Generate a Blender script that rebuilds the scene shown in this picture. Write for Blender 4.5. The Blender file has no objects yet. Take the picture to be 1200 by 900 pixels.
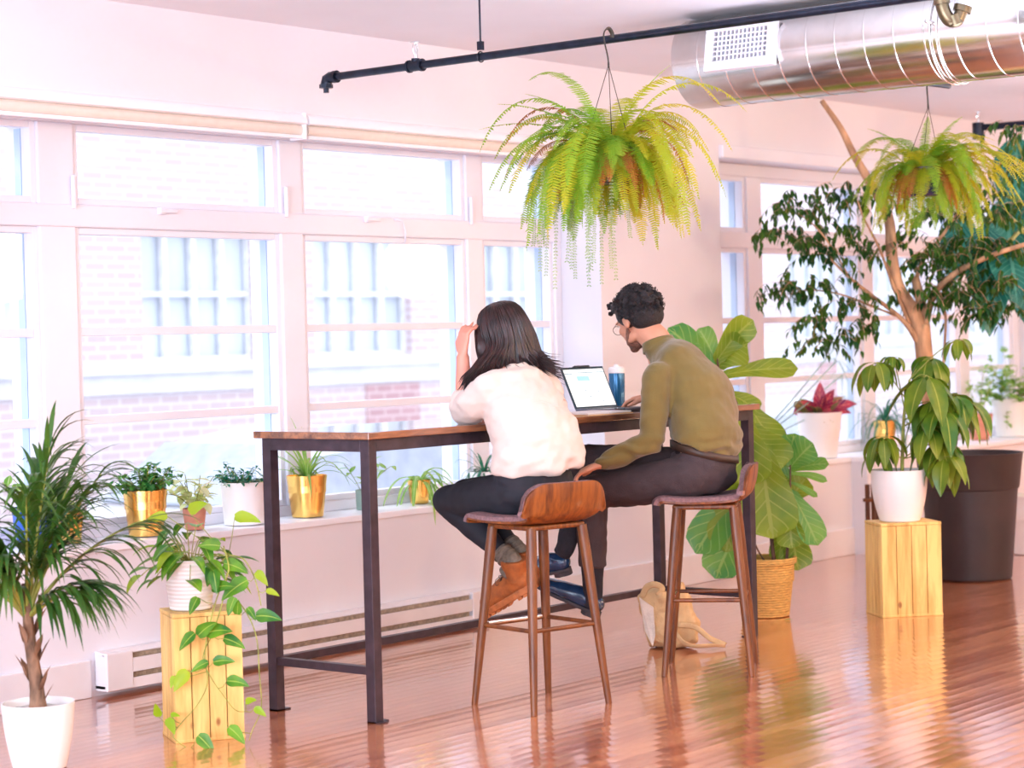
import bpy, bmesh, math, random
from mathutils import Vector, Matrix, noise
R = random.Random(7)
S = bpy.context.scene
COL = S.collection
V = Vector
PI = math.pi

# ------------------------------------------------------------------ camera
CAM = V((-5.760, -5.313, 1.400))
FWD = V((0.77920, 0.62677, 0.0))
RGT = V((0.62677, -0.77920, 0.0))
FPX, PITCH, ROLL = 2511.0, 0.0215, 0.0252

def ray(px, py):
    a, b = px - 600, py - 450
    c, s = math.cos(ROLL), math.sin(ROLL)
    x, y = (a * c - b * s) / FPX, -(a * s + b * c) / FPX
    c, s = math.cos(PITCH), math.sin(PITCH)
    return RGT * x + FWD * (c + y * s) + V((0, 0, -s + y * c))

def at(px, py, d):
    """world point seen at a pixel at a horizontal distance d along the view"""
    r = ray(px, py)
    return CAM + r * (d / r.dot(FWD))

# ------------------------------------------------------------------ materials
MATS = {}
def _new(name):
    m = bpy.data.materials.new(name); m.use_nodes = True
    nt = m.node_tree
    return m, nt, nt.nodes['Principled BSDF']

def setin(node, name, val):
    if name in node.inputs: node.inputs[name].default_value = val

def mat(name, col, rough=.6, metal=0.0, var=.06, scale=8, bump=0.0, bscale=60, coat=0.0, spec=.5, stretch=None, sheen=0.0):
    m, nt, b = _new(name)
    tc = nt.nodes.new('ShaderNodeTexCoord')
    mp = nt.nodes.new('ShaderNodeMapping')
    nt.links.new(tc.outputs['Object'], mp.inputs[0])
    if stretch: mp.inputs['Scale'].default_value = stretch
    n = nt.nodes.new('ShaderNodeTexNoise'); n.inputs['Scale'].default_value = scale; n.inputs['Detail'].default_value = 5
    nt.links.new(mp.outputs[0], n.inputs[0])
    r = nt.nodes.new('ShaderNodeValToRGB')
    c0 = [max(0, c * (1 - var * 2)) for c in col]; c1 = [min(1, c * (1 + var * 2)) for c in col]
    r.color_ramp.elements[0].color = (*c0, 1); r.color_ramp.elements[0].position = .3
    r.color_ramp.elements[1].color = (*c1, 1); r.color_ramp.elements[1].position = .7
    nt.links.new(n.outputs[0], r.inputs[0]); nt.links.new(r.outputs[0], b.inputs['Base Color'])
    setin(b, 'Roughness', rough); setin(b, 'Metallic', metal); setin(b, 'Coat Weight', coat); setin(b, 'Specular IOR Level', spec)
    if sheen: setin(b, 'Sheen Weight', sheen)
    if bump:
        n2 = nt.nodes.new('ShaderNodeTexNoise'); n2.inputs['Scale'].default_value = bscale; n2.inputs['Detail'].default_value = 6
        nt.links.new(mp.outputs[0], n2.inputs[0])
        bp = nt.nodes.new('ShaderNodeBump'); bp.inputs['Strength'].default_value = bump; bp.inputs['Distance'].default_value = .01
        nt.links.new(n2.outputs[0], bp.inputs['Height']); nt.links.new(bp.outputs[0], b.inputs['Normal'])
    MATS[name] = m
    return m

def leafmat(name, col, col2, trans=.35, rough=.4, scale=3.0, vein=None, veins=0):
    """leaf: colour varies over the plant, light passes through the blade; optional midrib and side veins from UV"""
    m, nt, b = _new(name)
    N, L = nt.nodes, nt.links
    tc = N.new('ShaderNodeTexCoord')
    n = N.new('ShaderNodeTexNoise'); n.inputs['Scale'].default_value = scale; n.inputs['Detail'].default_value = 3
    L.new(tc.outputs['Object'], n.inputs[0])
    r = N.new('ShaderNodeValToRGB')
    r.color_ramp.elements[0].color = (*col, 1); r.color_ramp.elements[0].position = .36
    r.color_ramp.elements[1].color = (*col2, 1); r.color_ramp.elements[1].position = .64
    L.new(n.outputs[0], r.inputs[0])
    out = r.outputs[0]
    if vein:
        sp = N.new('ShaderNodeSeparateXYZ'); L.new(tc.outputs['UV'], sp.inputs[0])
        a = N.new('ShaderNodeMath'); a.operation = 'SUBTRACT'; L.new(sp.outputs[1], a.inputs[0]); a.inputs[1].default_value = .5
        ab = N.new('ShaderNodeMath'); ab.operation = 'ABSOLUTE'; L.new(a.outputs[0], ab.inputs[0])
        lt = N.new('ShaderNodeMath'); lt.operation = 'LESS_THAN'; L.new(ab.outputs[0], lt.inputs[0]); lt.inputs[1].default_value = .035
        fac = lt.outputs[0]
        if veins:
            m1 = N.new('ShaderNodeMath'); m1.operation = 'MULTIPLY_ADD'; L.new(ab.outputs[0], m1.inputs[0]); m1.inputs[1].default_value = -.55; L.new(sp.outputs[0], m1.inputs[2])
            m2 = N.new('ShaderNodeMath'); m2.operation = 'MULTIPLY'; L.new(m1.outputs[0], m2.inputs[0]); m2.inputs[1].default_value = veins
            m3 = N.new('ShaderNodeMath'); m3.operation = 'FRACT'; L.new(m2.outputs[0], m3.inputs[0])
            m4 = N.new('ShaderNodeMath'); m4.operation = 'LESS_THAN'; L.new(m3.outputs[0], m4.inputs[0]); m4.inputs[1].default_value = .12
            m5 = N.new('ShaderNodeMath'); m5.operation = 'MAXIMUM'; L.new(fac, m5.inputs[0]); L.new(m4.outputs[0], m5.inputs[1])
            fac = m5.outputs[0]
        mx = N.new('ShaderNodeMix'); mx.data_type = 'RGBA'
        L.new(fac, mx.inputs[0]); L.new(out, mx.inputs[6]); mx.inputs[7].default_value = (*vein, 1)
        out = mx.outputs[2]
    L.new(out, b.inputs['Base Color']); setin(b, 'Roughness', rough); setin(b, 'Specular IOR Level', .4)
    tr = N.new('ShaderNodeBsdfTranslucent'); L.new(out, tr.inputs[0])
    ms = N.new('ShaderNodeMixShader'); ms.inputs[0].default_value = trans
    L.new(b.outputs[0], ms.inputs[1]); L.new(tr.outputs[0], ms.inputs[2])
    L.new(ms.outputs[0], N['Material Output'].inputs[0])
    MATS[name] = m
    return m

def woodmat(name, c1, c2, axis='Z', scale=14, rough=.45, coat=0.0, knots=False, long=.12):
    m, nt, b = _new(name)
    N, L = nt.nodes, nt.links
    tc = N.new('ShaderNodeTexCoord'); mp = N.new('ShaderNodeMapping')
    L.new(tc.outputs['Object'], mp.inputs[0])
    sc = [1, 1, 1]; sc['XYZ'.index(axis)] = long; mp.inputs['Scale'].default_value = sc
    n = N.new('ShaderNodeTexNoise'); n.inputs['Scale'].default_value = scale; n.inputs['Detail'].default_value = 8; n.inputs['Distortion'].default_value = 1.2
    L.new(mp.outputs[0], n.inputs[0])
    n2 = N.new('ShaderNodeTexNoise'); n2.inputs['Scale'].default_value = scale * 6; n2.inputs['Detail'].default_value = 4
    L.new(mp.outputs[0], n2.inputs[0])
    ad = N.new('ShaderNodeMath'); ad.operation = 'MULTIPLY_ADD'; L.new(n2.outputs[0], ad.inputs[0]); ad.inputs[1].default_value = .35; L.new(n.outputs[0], ad.inputs[2])
    r = N.new('ShaderNodeValToRGB')
    r.color_ramp.elements[0].color = (*c1, 1); r.color_ramp.elements[0].position = .5
    r.color_ramp.elements[1].color = (*c2, 1); r.color_ramp.elements[1].position = .8
    L.new(ad.outputs[0], r.inputs[0])
    out = r.outputs[0]
    if knots:
        vo = N.new('ShaderNodeTexVoronoi'); vo.inputs['Scale'].default_value = 9
        mp2 = N.new('ShaderNodeMapping'); s2 = [1, 1, 1]; s2['XYZ'.index(axis)] = .6; mp2.inputs['Scale'].default_value = s2
        L.new(tc.outputs['Object'], mp2.inputs[0]); L.new(mp2.outputs[0], vo.inputs[0])
        rr = N.new('ShaderNodeValToRGB')
        rr.color_ramp.elements[0].color = (1, 1, 1, 1); rr.color_ramp.elements[0].position = .05
        rr.color_ramp.elements[1].color = (0, 0, 0, 1); rr.color_ramp.elements[1].position = .11
        L.new(vo.outputs[0], rr.inputs[0])
        mx = N.new('ShaderNodeMix'); mx.data_type = 'RGBA'; L.new(rr.outputs[0], mx.inputs[0]); L.new(out, mx.inputs[6]); mx.inputs[7].default_value = (.30, .12, .03, 1)
        out = mx.outputs[2]
    L.new(out, b.inputs['Base Color']); setin(b, 'Roughness', rough); setin(b, 'Coat Weight', coat)
    bp = N.new('ShaderNodeBump'); bp.inputs['Strength'].default_value = .12; bp.inputs['Distance'].default_value = .003
    L.new(ad.outputs[0], bp.inputs['Height']); L.new(bp.outputs[0], b.inputs['Normal'])
    MATS[name] = m
    return m

# ------------------------------------------------------------------ mesh building
ORG = {}
class MB:
    def __init__(s): s.v = []; s.f = []; s.uv = {}; s.m = []; s.mi = 0
    def add(s, verts, faces, uvs=None):
        o = len(s.v); s.v += [V(p) for p in verts]
        for i, f in enumerate(faces):
            s.f.append([o + k for k in f]); s.m.append(s.mi)
            if uvs: s.uv[len(s.f) - 1] = [uvs[k] for k in f]
        return o
    def box(s, c, size, rz=0, mat3=None):
        hx, hy, hz = size[0] / 2, size[1] / 2, size[2] / 2
        M = mat3 or Matrix.Rotation(rz, 3, 'Z')
        p = [V(c) + M @ V((x * hx, y * hy, z * hz)) for x, y, z in ((-1,-1,-1),(1,-1,-1),(1,1,-1),(-1,1,-1),(-1,-1,1),(1,-1,1),(1,1,1),(-1,1,1))]
        s.add(p, [(0,3,2,1),(4,5,6,7),(0,1,5,4),(1,2,6,5),(2,3,7,6),(3,0,4,7)]); return s
    def bb(s, x0, x1, y0, y1, z0, z1): return s.box(((x0+x1)/2,(y0+y1)/2,(z0+z1)/2), (abs(x1-x0),abs(y1-y0),abs(z1-z0)))
    def bar(s, a, b, w, h, up=V((0,0,1))):
        a, b = V(a), V(b); d = (b - a); L = d.length; x = d.normalized(); y = up.cross(x).normalized(); z = x.cross(y)
        return s.box((a + b) / 2, (L, w, h), mat3=Matrix((x, y, z)).transposed())
    def rings(s, rings, cap=True, close=True):
        n = len(rings[0]); o = len(s.v)
        for r in rings: s.v += [V(p) for p in r]
        for i in range(len(rings) - 1):
            for k in range(n if close else n - 1):
                a = o + i * n + k; b = o + i * n + (k + 1) % n
                s.f.append([a, b, b + n, a + n]); s.m.append(s.mi)
        if cap:
            s.f.append([o + k for k in reversed(range(n))]); s.m.append(s.mi)
            s.f.append([o + (len(rings) - 1) * n + k for k in range(n)]); s.m.append(s.mi)
        return s
    def tube(s, pts, rad, n=8, cap=True, up=None):
        pts = [V(p) for p in pts]
        if not isinstance(rad, (list, tuple)): rad = [rad] * len(pts)
        if len(rad) == 2 and len(pts) > 2: rad = [rad[0] + (rad[1] - rad[0]) * i / (len(pts) - 1) for i in range(len(pts))]
        rings = []; prev = None
        for i, p in enumerate(pts):
            t = (pts[min(i + 1, len(pts) - 1)] - pts[max(i - 1, 0)])
            if t.length < 1e-9: t = V((0, 0, 1))
            t.normalize()
            if prev is None:
                u = t.orthogonal().normalized()
                if up: u = V(up); u = (u - t * u.dot(t)).normalized()
            else:
                u = prev - t * prev.dot(t)
                u = u.normalized() if u.length > 1e-6 else t.orthogonal().normalized()
            prev = u; w = t.cross(u)
            r = rad[i]; ru, rw = r if isinstance(r, tuple) else (r, r)
            rings.append([p + u * math.cos(2 * PI * k / n) * ru + w * math.sin(2 * PI * k / n) * rw for k in range(n)])
        return s.rings(rings, cap)
    def lathe(s, prof, c=(0, 0, 0), n=40, cap=False, M=None):
        rings = []
        for r, z in prof:
            ring = [V((r * math.cos(2 * PI * k / n), r * math.sin(2 * PI * k / n), z)) for k in range(n)]
            if M: ring = [M @ p for p in ring]
            rings.append([p + V(c) for p in ring])
        return s.rings(rings, cap)
    def ball(s, c, r, n=12, M=None):
        rx, ry, rz = r if isinstance(r, (tuple, list)) else (r, r, r)
        rings = []
        for i in range(1, n):
            a = PI * i / n - PI / 2
            ring = [V((rx * math.cos(a) * math.cos(2*PI*k/(n*2)), ry * math.cos(a) * math.sin(2*PI*k/(n*2)), rz * math.sin(a))) for k in range(n * 2)]
            if M: ring = [M @ p for p in ring]
            rings.append([p + V(c) for p in ring])
        return s.rings(rings, True)
    def leaf(s, base, d, L, W, shape='ovate', droop=.6, fold=.25, seg=6, cols=5, up=None, wave=0.0, roll=0.0, down=V((0, 0, -1))):
        base = V(base); d = V(d).normalized(); up = V(up) if up else V((0, 0, 1))
        side = d.cross(up)
        if side.length < .05: side = d.cross(V((R.uniform(-1, 1), R.uniform(-1, 1), .1)))
        side.normalize()
        if roll: side = Matrix.Rotation(roll, 3, d) @ side
        p = base.copy(); pts = []; uvs = []; st = L / seg
        ph = R.uniform(0, 6)
        for i in range(seg + 1):
            t = i / seg; w = W * .5 * PROF[shape](t)
            nrm = side.cross(d).normalized()
            for k in range(cols):
                q = (k / (cols - 1)) * 2 - 1
                h = abs(q) * fold * w + (math.sin(t * 9 + ph + (q > 0) * 1.3) * wave * abs(q) * W if wave else 0)
                pts.append(p + side * q * w + nrm * h); uvs.append((t, .5 + q * .5))
            d = (d + down * droop / seg * 1.6).normalized()
            side = (side - d * side.dot(d)).normalized()
            p = p + d * st
        fs = []
        for i in range(seg):
            for k in range(cols - 1):
                a = i * cols + k; fs.append((a, a + 1, a + 1 + cols, a + cols))
        s.add(pts, fs, uvs); return p
    def build(s, name, mats, parent=None, smooth=False, bevel=0, origin=None, local=False, seg=2, subsurf=0, auto=None):
        if not isinstance(mats, (list, tuple)): mats = [mats]
        if origin is not None: o = V(origin)
        elif parent is not None: o = ORG[parent.name]
        else:
            lo = V((min(v[i] for v in s.v) for i in range(3))); hi = V((max(v[i] for v in s.v) for i in range(3)))
            o = V(((lo.x + hi.x) / 2, (lo.y + hi.y) / 2, lo.z))
        if local: off = V((0, 0, 0))
        else: off = o
        me = bpy.data.meshes.new(name)
        me.from_pydata([v - off for v in s.v], [], s.f)
        for m in mats: me.materials.append(MATS[m] if isinstance(m, str) else m)
        me.polygons.foreach_set('material_index', s.m)
        if s.uv:
            uvl = me.uv_layers.new(name='UVMap')
            for p in me.polygons:
                u = s.uv.get(p.index)
                if u:
                    for li, q in zip(p.loop_indices, u): uvl.data[li].uv = q
        bm = bmesh.new(); bm.from_mesh(me); bmesh.ops.recalc_face_normals(bm, faces=bm.faces); bm.to_mesh(me); bm.free()
        if smooth: me.polygons.foreach_set('use_smooth', [True] * len(me.polygons))
        if smooth and auto: me.set_sharp_from_angle(angle=math.radians(auto))
        ob = bpy.data.objects.new(name, me); COL.objects.link(ob)
        if bevel:
            mod = ob.modifiers.new('Bevel', 'BEVEL'); mod.width = bevel; mod.segments = seg; mod.limit_method = 'ANGLE'
        if subsurf:
            mod = ob.modifiers.new('Subsurf', 'SUBSURF'); mod.levels = subsurf; mod.render_levels = subsurf
        if parent is not None:
            ob.parent = parent
            if not local: ob.location = o - ORG[parent.name]
            ORG[ob.name] = ORG[parent.name] if local else o
        else:
            if not local: ob.location = o
            ORG[ob.name] = o
        return ob

PROF = {
    'ovate': lambda t: math.sin(PI * min(1, t) ** .75) ** .9 if 0 < t < 1 else 0.02,
    'heart': lambda t: min(1, .30 + t * 3.4) ** .7 * max(0, 1 - t ** 1.9) ** .95,
    'lance': lambda t: math.sin(PI * t ** .85) if 0 < t < 1 else .03,
    'fiddle': lambda t: (min(1, t * 9 + .15) ** .5) * (.55 + .62 * math.sin(PI * min(1, max(0, t - .12)) ** 1.5)) * (1 if t < .86 else max(.05, math.sqrt(max(0, 1 - ((t - .86) / .14) ** 2)))),
    'strap': lambda t: min(1, .6 + t * 3) * (1 - t ** 3) + .01,
    'drip': lambda t: math.sin(PI * min(1, t * 1.02) ** .7) * (1 - .25 * t) if 0 < t < .98 else .02,
}

def tag(o, label=None, cat=None, group=None, kind=None):
    if label: o['label'] = label
    if cat: o['category'] = cat
    if group: o['group'] = group
    if kind: o['kind'] = kind
    return o

def empty(name, loc, label=None, cat=None, group=None, rz=0, kind=None):
    o = bpy.data.objects.new(name, None); COL.objects.link(o)
    o.location = loc; o.rotation_euler = (0, 0, rz); o.empty_display_size = .05
    ORG[o.name] = V(loc)
    return tag(o, label, cat, group, kind)

def smoothpts(pts, n=8):
    """Catmull-Rom through points"""
    pts = [V(p) for p in pts]; P = [pts[0] * 2 - pts[1]] + pts + [pts[-1] * 2 - pts[-2]]
    out = []
    for i in range(1, len(P) - 2):
        for k in range(n):
            t = k / n; a, b, c, d = P[i-1], P[i], P[i+1], P[i+2]
            out.append(.5 * ((2*b) + (c-a)*t + (2*a-5*b+4*c-d)*t*t + (3*b-a-3*c+d)*t**3))
    out.append(pts[-1].copy())
    return out

def remeshed(mb, voxel, smooth=6, disp=None):
    """fuse overlapping closed lumps into one continuous skin"""
    me = bpy.data.meshes.new('tmp'); me.from_pydata(mb.v, [], mb.f)
    bm = bmesh.new(); bm.from_mesh(me); bmesh.ops.recalc_face_normals(bm, faces=bm.faces); bm.to_mesh(me); bm.free()
    ob = bpy.data.objects.new('tmp', me); COL.objects.link(ob)
    r = ob.modifiers.new('r', 'REMESH'); r.mode = 'VOXEL'; r.voxel_size = voxel
    sm = ob.modifiers.new('s', 'SMOOTH'); sm.factor = .5; sm.iterations = smooth
    dg = bpy.context.evaluated_depsgraph_get(); dg.update()
    me2 = bpy.data.meshes.new_from_object(ob.evaluated_get(dg))
    out = MB(); out.v = [v.co.copy() for v in me2.vertices]; out.f = [list(p.vertices) for p in me2.polygons]; out.m = [0] * len(out.f)
    if disp:
        nr = [v.normal.copy() for v in me2.vertices]
        out.v = [v + n * disp(v, n) for v, n in zip(out.v, nr)]
    bpy.data.objects.remove(ob); bpy.data.meshes.remove(me); bpy.data.meshes.remove(me2)
    return out

# ------------------------------------------------------------------ material list
mat('wall_paint', (.765, .75, .795), .75, var=.012, scale=2, bump=.05, bscale=40)
mat('ceiling_paint', (.84, .87, .94), .8, var=.01, scale=2)
mat('beam_paint', (.80, .75, .72), .8, var=.01, scale=2)
mat('trim_white', (.80, .80, .87), .35, var=.01, scale=3)
mat('sill_white', (.86, .87, .92), .3, var=.01, scale=3)
mat('jamb_shade_blue', (.50, .62, .80), .6, var=.03)  # shade on the outer jamb, put into the colour as pale blue
mat('blind_fabric', (.78, .70, .62), .7, var=.02, scale=20)
mat('blind_white', (.88, .88, .92), .35, var=.01)
mat('heater_cream', (.78, .74, .75), .4, var=.02, scale=5)
mat('heater_dark', (.34, .23, .15), .5, metal=.3, var=.2, scale=40)
mat('heater_fin', (.50, .36, .24), .5, metal=.2, var=.15, scale=60)
mat('black_steel', (.045, .028, .038), .45, metal=.3, var=.15, scale=20, bump=.05)
mat('pipe_black', (.012, .018, .035), .28, metal=.5, var=.2, scale=20)
mat('brass_dark', (.16, .12, .07), .3, metal=.9, var=.2, scale=20)
mat('chrome', (.75, .78, .80), .15, metal=1, var=.05)
mat('pot_white', (.88, .85, .83), .4, var=.01, scale=5)
mat('pot_ribbed', (.88, .86, .84), .5, var=.01, scale=5)
mat('pot_gold', (.95, .58, .16), .22, metal=.95, var=.05, scale=4)
mat('pot_black', (.030, .018, .020), .5, var=.12, scale=5)
mat('pot_plastic', (.05, .025, .02), .3, var=.1, scale=5)
mat('pot_navy', (.02, .03, .09), .25, var=.1, scale=5)
mat('pot_blue', (.03, .12, .6), .25, var=.1, scale=5)
mat('terracotta', (.62, .25, .16), .7, var=.1, scale=15, bump=.1)
mat('soil', (.05, .03, .02), .95, var=.4, scale=60, bump=.6)
mat('soil_pale', (.6, .58, .55), .9, var=.25, scale=60, bump=.5)
mat('bark', (.46, .27, .15), .8, var=.25, scale=20, bump=.5, bscale=50, stretch=(1, 1, .3))
mat('bark_grey', (.22, .12, .07), .85, var=.35, scale=25, bump=.6, bscale=50, stretch=(1, 1, .4))
mat('stem_brown', (.12, .05, .03), .6, var=.2, scale=30)
mat('stem_green', (.28, .30, .05), .5, var=.2, scale=20)
mat('wire_dark', (.03, .025, .02), .5)
mat('skin', (.62, .29, .18), .5, var=.04, scale=10, bump=.03, bscale=200)
mat('skin_light', (.66, .27, .19), .5, var=.04, scale=10, bump=.03, bscale=200)
mat('hair_black', (.010, .006, .008), .6, var=.3, scale=60, bump=.8, bscale=180)
mat('beard', (.20, .09, .06), .7, var=.3, scale=120, bump=.5, bscale=300)
mat('hair_brown', (.022, .008, .008), .36, var=.4, scale=30)
mat('blouse', (.67, .55, .48), .85, var=.02, scale=6, bump=.35, bscale=18, sheen=.2)
mat('sweater', (.165, .115, .026), .9, var=.06, scale=10, bump=.25, bscale=250, sheen=.3)
mat('leggings', (.008, .008, .014), .8, var=.1, scale=20)
mat('trousers', (.045, .028, .030), .85, var=.08, scale=12, bump=.3, bscale=150)
mat('belt', (.05, .025, .015), .5, var=.2)
mat('sock_grey', (.16, .13, .10), .9, var=.15, scale=60, bump=.3)
mat('sock_black', (.012, .010, .016), .9, var=.15, scale=60)
mat('boot_suede', (.30, .080, .014), .8, var=.15, scale=30, bump=.2, bscale=150)
mat('boot_sole', (.36, .11, .03), .7, var=.2, scale=30)
mat('shoe_navy', (.012, .035, .085), .22, var=.2, scale=12, coat=.4)
mat('shoe_sole', (.035, .03, .035), .6, var=.2, scale=12)
mat('eye_white', (.8, .8, .78), .2); mat('iris_dark', (.03, .015, .01), .2); mat('lips', (.5, .18, .14), .45)
mat('laptop_dark', (.010, .035, .055), .35, metal=.3)
mat('laptop_deck', (.14, .15, .20), .35, metal=.7)
mat('key_dark', (.02, .02, .03), .5)
mat('paper_kraft', (.72, .45, .20), .7, var=.05)
mat('paper_white', (.82, .78, .76), .7)
mat('bottle_blue', (.02, .14, .30), .2, metal=.3)
mat('seat_fabric', (.21, .12, .125), .9, var=.15, scale=90, bump=.3, bscale=300)
mat('canvas', (.60, .40, .20), .9, var=.05, scale=20, bump=.3, bscale=120)
mat('canvas_white', (.72, .62, .52), .9, var=.05, scale=20, bump=.3, bscale=120)
woodmat('walnut', (.10, .022, .003), (.26, .072, .009), 'Z', 22, .45, coat=.08)
woodmat('walnut_leg', (.085, .020, .003), (.19, .055, .009), 'Z', 18, .45, coat=.05)
woodmat('table_wood', (.10, .040, .022), (.30, .12, .05), 'X', 16, .25, coat=1.0)
woodmat('crate_pine', (.60, .33, .085), (.88, .60, .20), 'Z', 12, .55, knots=True)
mat('wicker', (.66, .38, .10), .7, var=.15, scale=40, bump=.5, bscale=60, stretch=(1, 1, 6))
leafmat('fern_green', (.22, .46, .03), (.40, .60, .05), .5, .5, 5)
leafmat('fern_yellow', (.42, .52, .025), (.66, .58, .03), .5, .5, 5)
leafmat('fern_dry', (.55, .18, .03), (.30, .14, .03), .4, .7, 9)
leafmat('fern_pale', (.30, .45, .22), (.50, .62, .32), .5, .6, 5)
leafmat('palm_green', (.025, .10, .02), (.09, .20, .03), .3, .3, 6)
leafmat('pothos_green', (.03, .17, .02), (.16, .38, .02), .3, .3, 9, vein=(.35, .5, .08))
leafmat('pothos_lime', (.30, .55, .02), (.45, .62, .04), .5, .35, 6)
leafmat('ficus_green', (.012, .085, .018), (.07, .17, .015), .3, .3, 8)
leafmat('fiddle_green', (.16, .30, .02), (.32, .42, .03), .45, .35, 5, vein=(.36, .46, .07), veins=7)
leafmat('fiddle_new', (.09, .34, .09), (.22, .46, .06), .45, .3, 5, vein=(.30, .52, .14), veins=7)
leafmat('schefflera_green', (.05, .17, .015), (.22, .30, .02), .3, .3, 6, vein=(.35, .42, .06))
leafmat('banana_teal', (.005, .14, .12), (.03, .26, .18), .3, .3, 3, vein=(.1, .4, .3), veins=12)
leafmat('croton_red', (.62, .05, .10), (.20, .02, .10), .35, .3, 14, vein=(.85, .25, .2), veins=6)
leafmat('croton_green', (.10, .22, .05), (.35, .12, .12), .3, .3, 14, vein=(.7, .5, .1), veins=6)
leafmat('jade_green', (.03, .22, .05), (.14, .36, .06), .3, .3, 14)
leafmat('teal_green', (.01, .16, .09), (.06, .26, .14), .3, .3, 14)
leafmat('spider_green', (.18, .42, .06), (.40, .60, .12), .5, .35, 14, vein=(.75, .85, .45))
leafmat('pale_leaf', (.65, .72, .30), (.80, .80, .50), .5, .4, 10)
leafmat('grey_leaf', (.42, .55, .50), (.55, .68, .60), .5, .5, 5)

# cream pot with fine horizontal ridges
def ridge_bump(name, scale, strength, dist=.004):
    m = MATS[name]; nt = m.node_tree; N, L = nt.nodes, nt.links
    tc = N.new('ShaderNodeTexCoord'); w = N.new('ShaderNodeTexWave'); w.bands_direction = 'Z'; w.inputs['Scale'].default_value = scale
    L.new(tc.outputs['Object'], w.inputs[0])
    bp = N.new('ShaderNodeBump'); bp.inputs['Strength'].default_value = strength; bp.inputs['Distance'].default_value = dist
    L.new(w.outputs['Fac'], bp.inputs['Height']); L.new(bp.outputs[0], N['Principled BSDF'].inputs['Normal'])
ridge_bump('pot_ribbed', 22, .5); ridge_bump('wicker', 26, .9)

# glossy strip floor, strips run along the window wall
def floor_mat():
    m, nt, b = _new('hardwood'); N, L = nt.nodes, nt.links
    tc = N.new('ShaderNodeTexCoord')
    br = N.new('ShaderNodeTexBrick'); br.offset = .37; br.squash = 1
    br.inputs['Scale'].default_value = 1; br.inputs['Brick Width'].default_value = 1.1; br.inputs['Row Height'].default_value = .058
    br.inputs['Mortar Size'].default_value = .0012; br.inputs['Mortar Smooth'].default_value = .1; br.inputs['Bias'].default_value = 0
    br.inputs['Color1'].default_value = (.0, .0, .0, 1); br.inputs['Color2'].default_value = (1, 1, 1, 1); br.inputs['Mortar'].default_value = (.2, .2, .2, 1)
    L.new(tc.outputs['Object'], br.inputs[0])
    mp = N.new('ShaderNodeMapping'); mp.inputs['Scale'].default_value = (.6, 9, 1); L.new(tc.outputs['Object'], mp.inputs[0])
    n = N.new('ShaderNodeTexNoise'); n.inputs['Scale'].default_value = 5; n.inputs['Detail'].default_value = 6; L.new(mp.outputs[0], n.inputs[0])
    mx0 = N.new('ShaderNodeMix'); mx0.data_type = 'FLOAT'; mx0.inputs[0].default_value = .6
    L.new(n.outputs[0], mx0.inputs[2]); L.new(br.outputs['Color'], mx0.inputs[3])
    r = N.new('ShaderNodeValToRGB')
    r.color_ramp.elements[0].color = (.36, .085, .030, 1); r.color_ramp.elements[0].position = .15
    r.color_ramp.elements[1].color = (.66, .25, .10, 1); r.color_ramp.elements[1].position = .85
    L.new(mx0.outputs[0], r.inputs[0])
    mx = N.new('ShaderNodeMix'); mx.data_type = 'RGBA'; L.new(br.outputs['Fac'], mx.inputs[0]); L.new(r.outputs[0], mx.inputs[6]); mx.inputs[7].default_value = (.2, .05, .02, 1)
    L.new(mx.outputs[2], b.inputs['Base Color'])
    setin(b, 'Roughness', .22); setin(b, 'Coat Weight', 1.0); setin(b, 'Coat Roughness', .09); setin(b, 'Coat IOR', 1.75); setin(b, 'Specular IOR Level', .6)
    # each strip is slightly cupped, plus gentle unevenness
    sp = N.new('ShaderNodeSeparateXYZ'); L.new(tc.outputs['Object'], sp.inputs[0])
    d = N.new('ShaderNodeMath'); d.operation = 'DIVIDE'; L.new(sp.outputs[1], d.inputs[0]); d.inputs[1].default_value = .058
    fr = N.new('ShaderNodeMath'); fr.operation = 'FRACT'; L.new(d.outputs[0], fr.inputs[0])
    s1 = N.new('ShaderNodeMath'); s1.operation = 'SUBTRACT'; L.new(fr.outputs[0], s1.inputs[0]); s1.inputs[1].default_value = .5
    s2 = N.new('ShaderNodeMath'); s2.operation = 'MULTIPLY'; L.new(s1.outputs[0], s2.inputs[0]); L.new(s1.outputs[0], s2.inputs[1])
    n3 = N.new('ShaderNodeTexNoise'); n3.inputs['Scale'].default_value = 2.2; mp3 = N.new('ShaderNodeMapping'); mp3.inputs['Scale'].default_value = (1, 3, 1)
    L.new(tc.outputs['Object'], mp3.inputs[0]); L.new(mp3.outputs[0], n3.inputs[0])
    ad = N.new('ShaderNodeMath'); ad.operation = 'MULTIPLY_ADD'; L.new(s2.outputs[0], ad.inputs[0]); ad.inputs[1].default_value = 1.3
    n4 = N.new('ShaderNodeMath'); n4.operation = 'MULTIPLY'; L.new(n3.outputs[0], n4.inputs[0]); n4.inputs[1].default_value = .8
    rc = N.new('ShaderNodeMath'); rc.operation = 'SUBTRACT'; L.new(br.outputs['Color'], rc.inputs[0]); rc.inputs[1].default_value = .5
    tl = N.new('ShaderNodeMath'); tl.operation = 'MULTIPLY_ADD'; L.new(rc.outputs[0], tl.inputs[0]); L.new(s1.outputs[0], tl.inputs[1]); L.new(n4.outputs[0], tl.inputs[2])
    L.new(tl.outputs[0], ad.inputs[2])
    bp = N.new('ShaderNodeBump'); bp.inputs['Strength'].default_value = .5; bp.inputs['Distance'].default_value = .0021
    L.new(ad.outputs[0], bp.inputs['Height']); L.new(bp.outputs[0], b.inputs['Normal'])
    if 'Coat Normal' in b.inputs: L.new(bp.outputs[0], b.inputs['Coat Normal'])
    MATS['hardwood'] = m
floor_mat()

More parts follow.
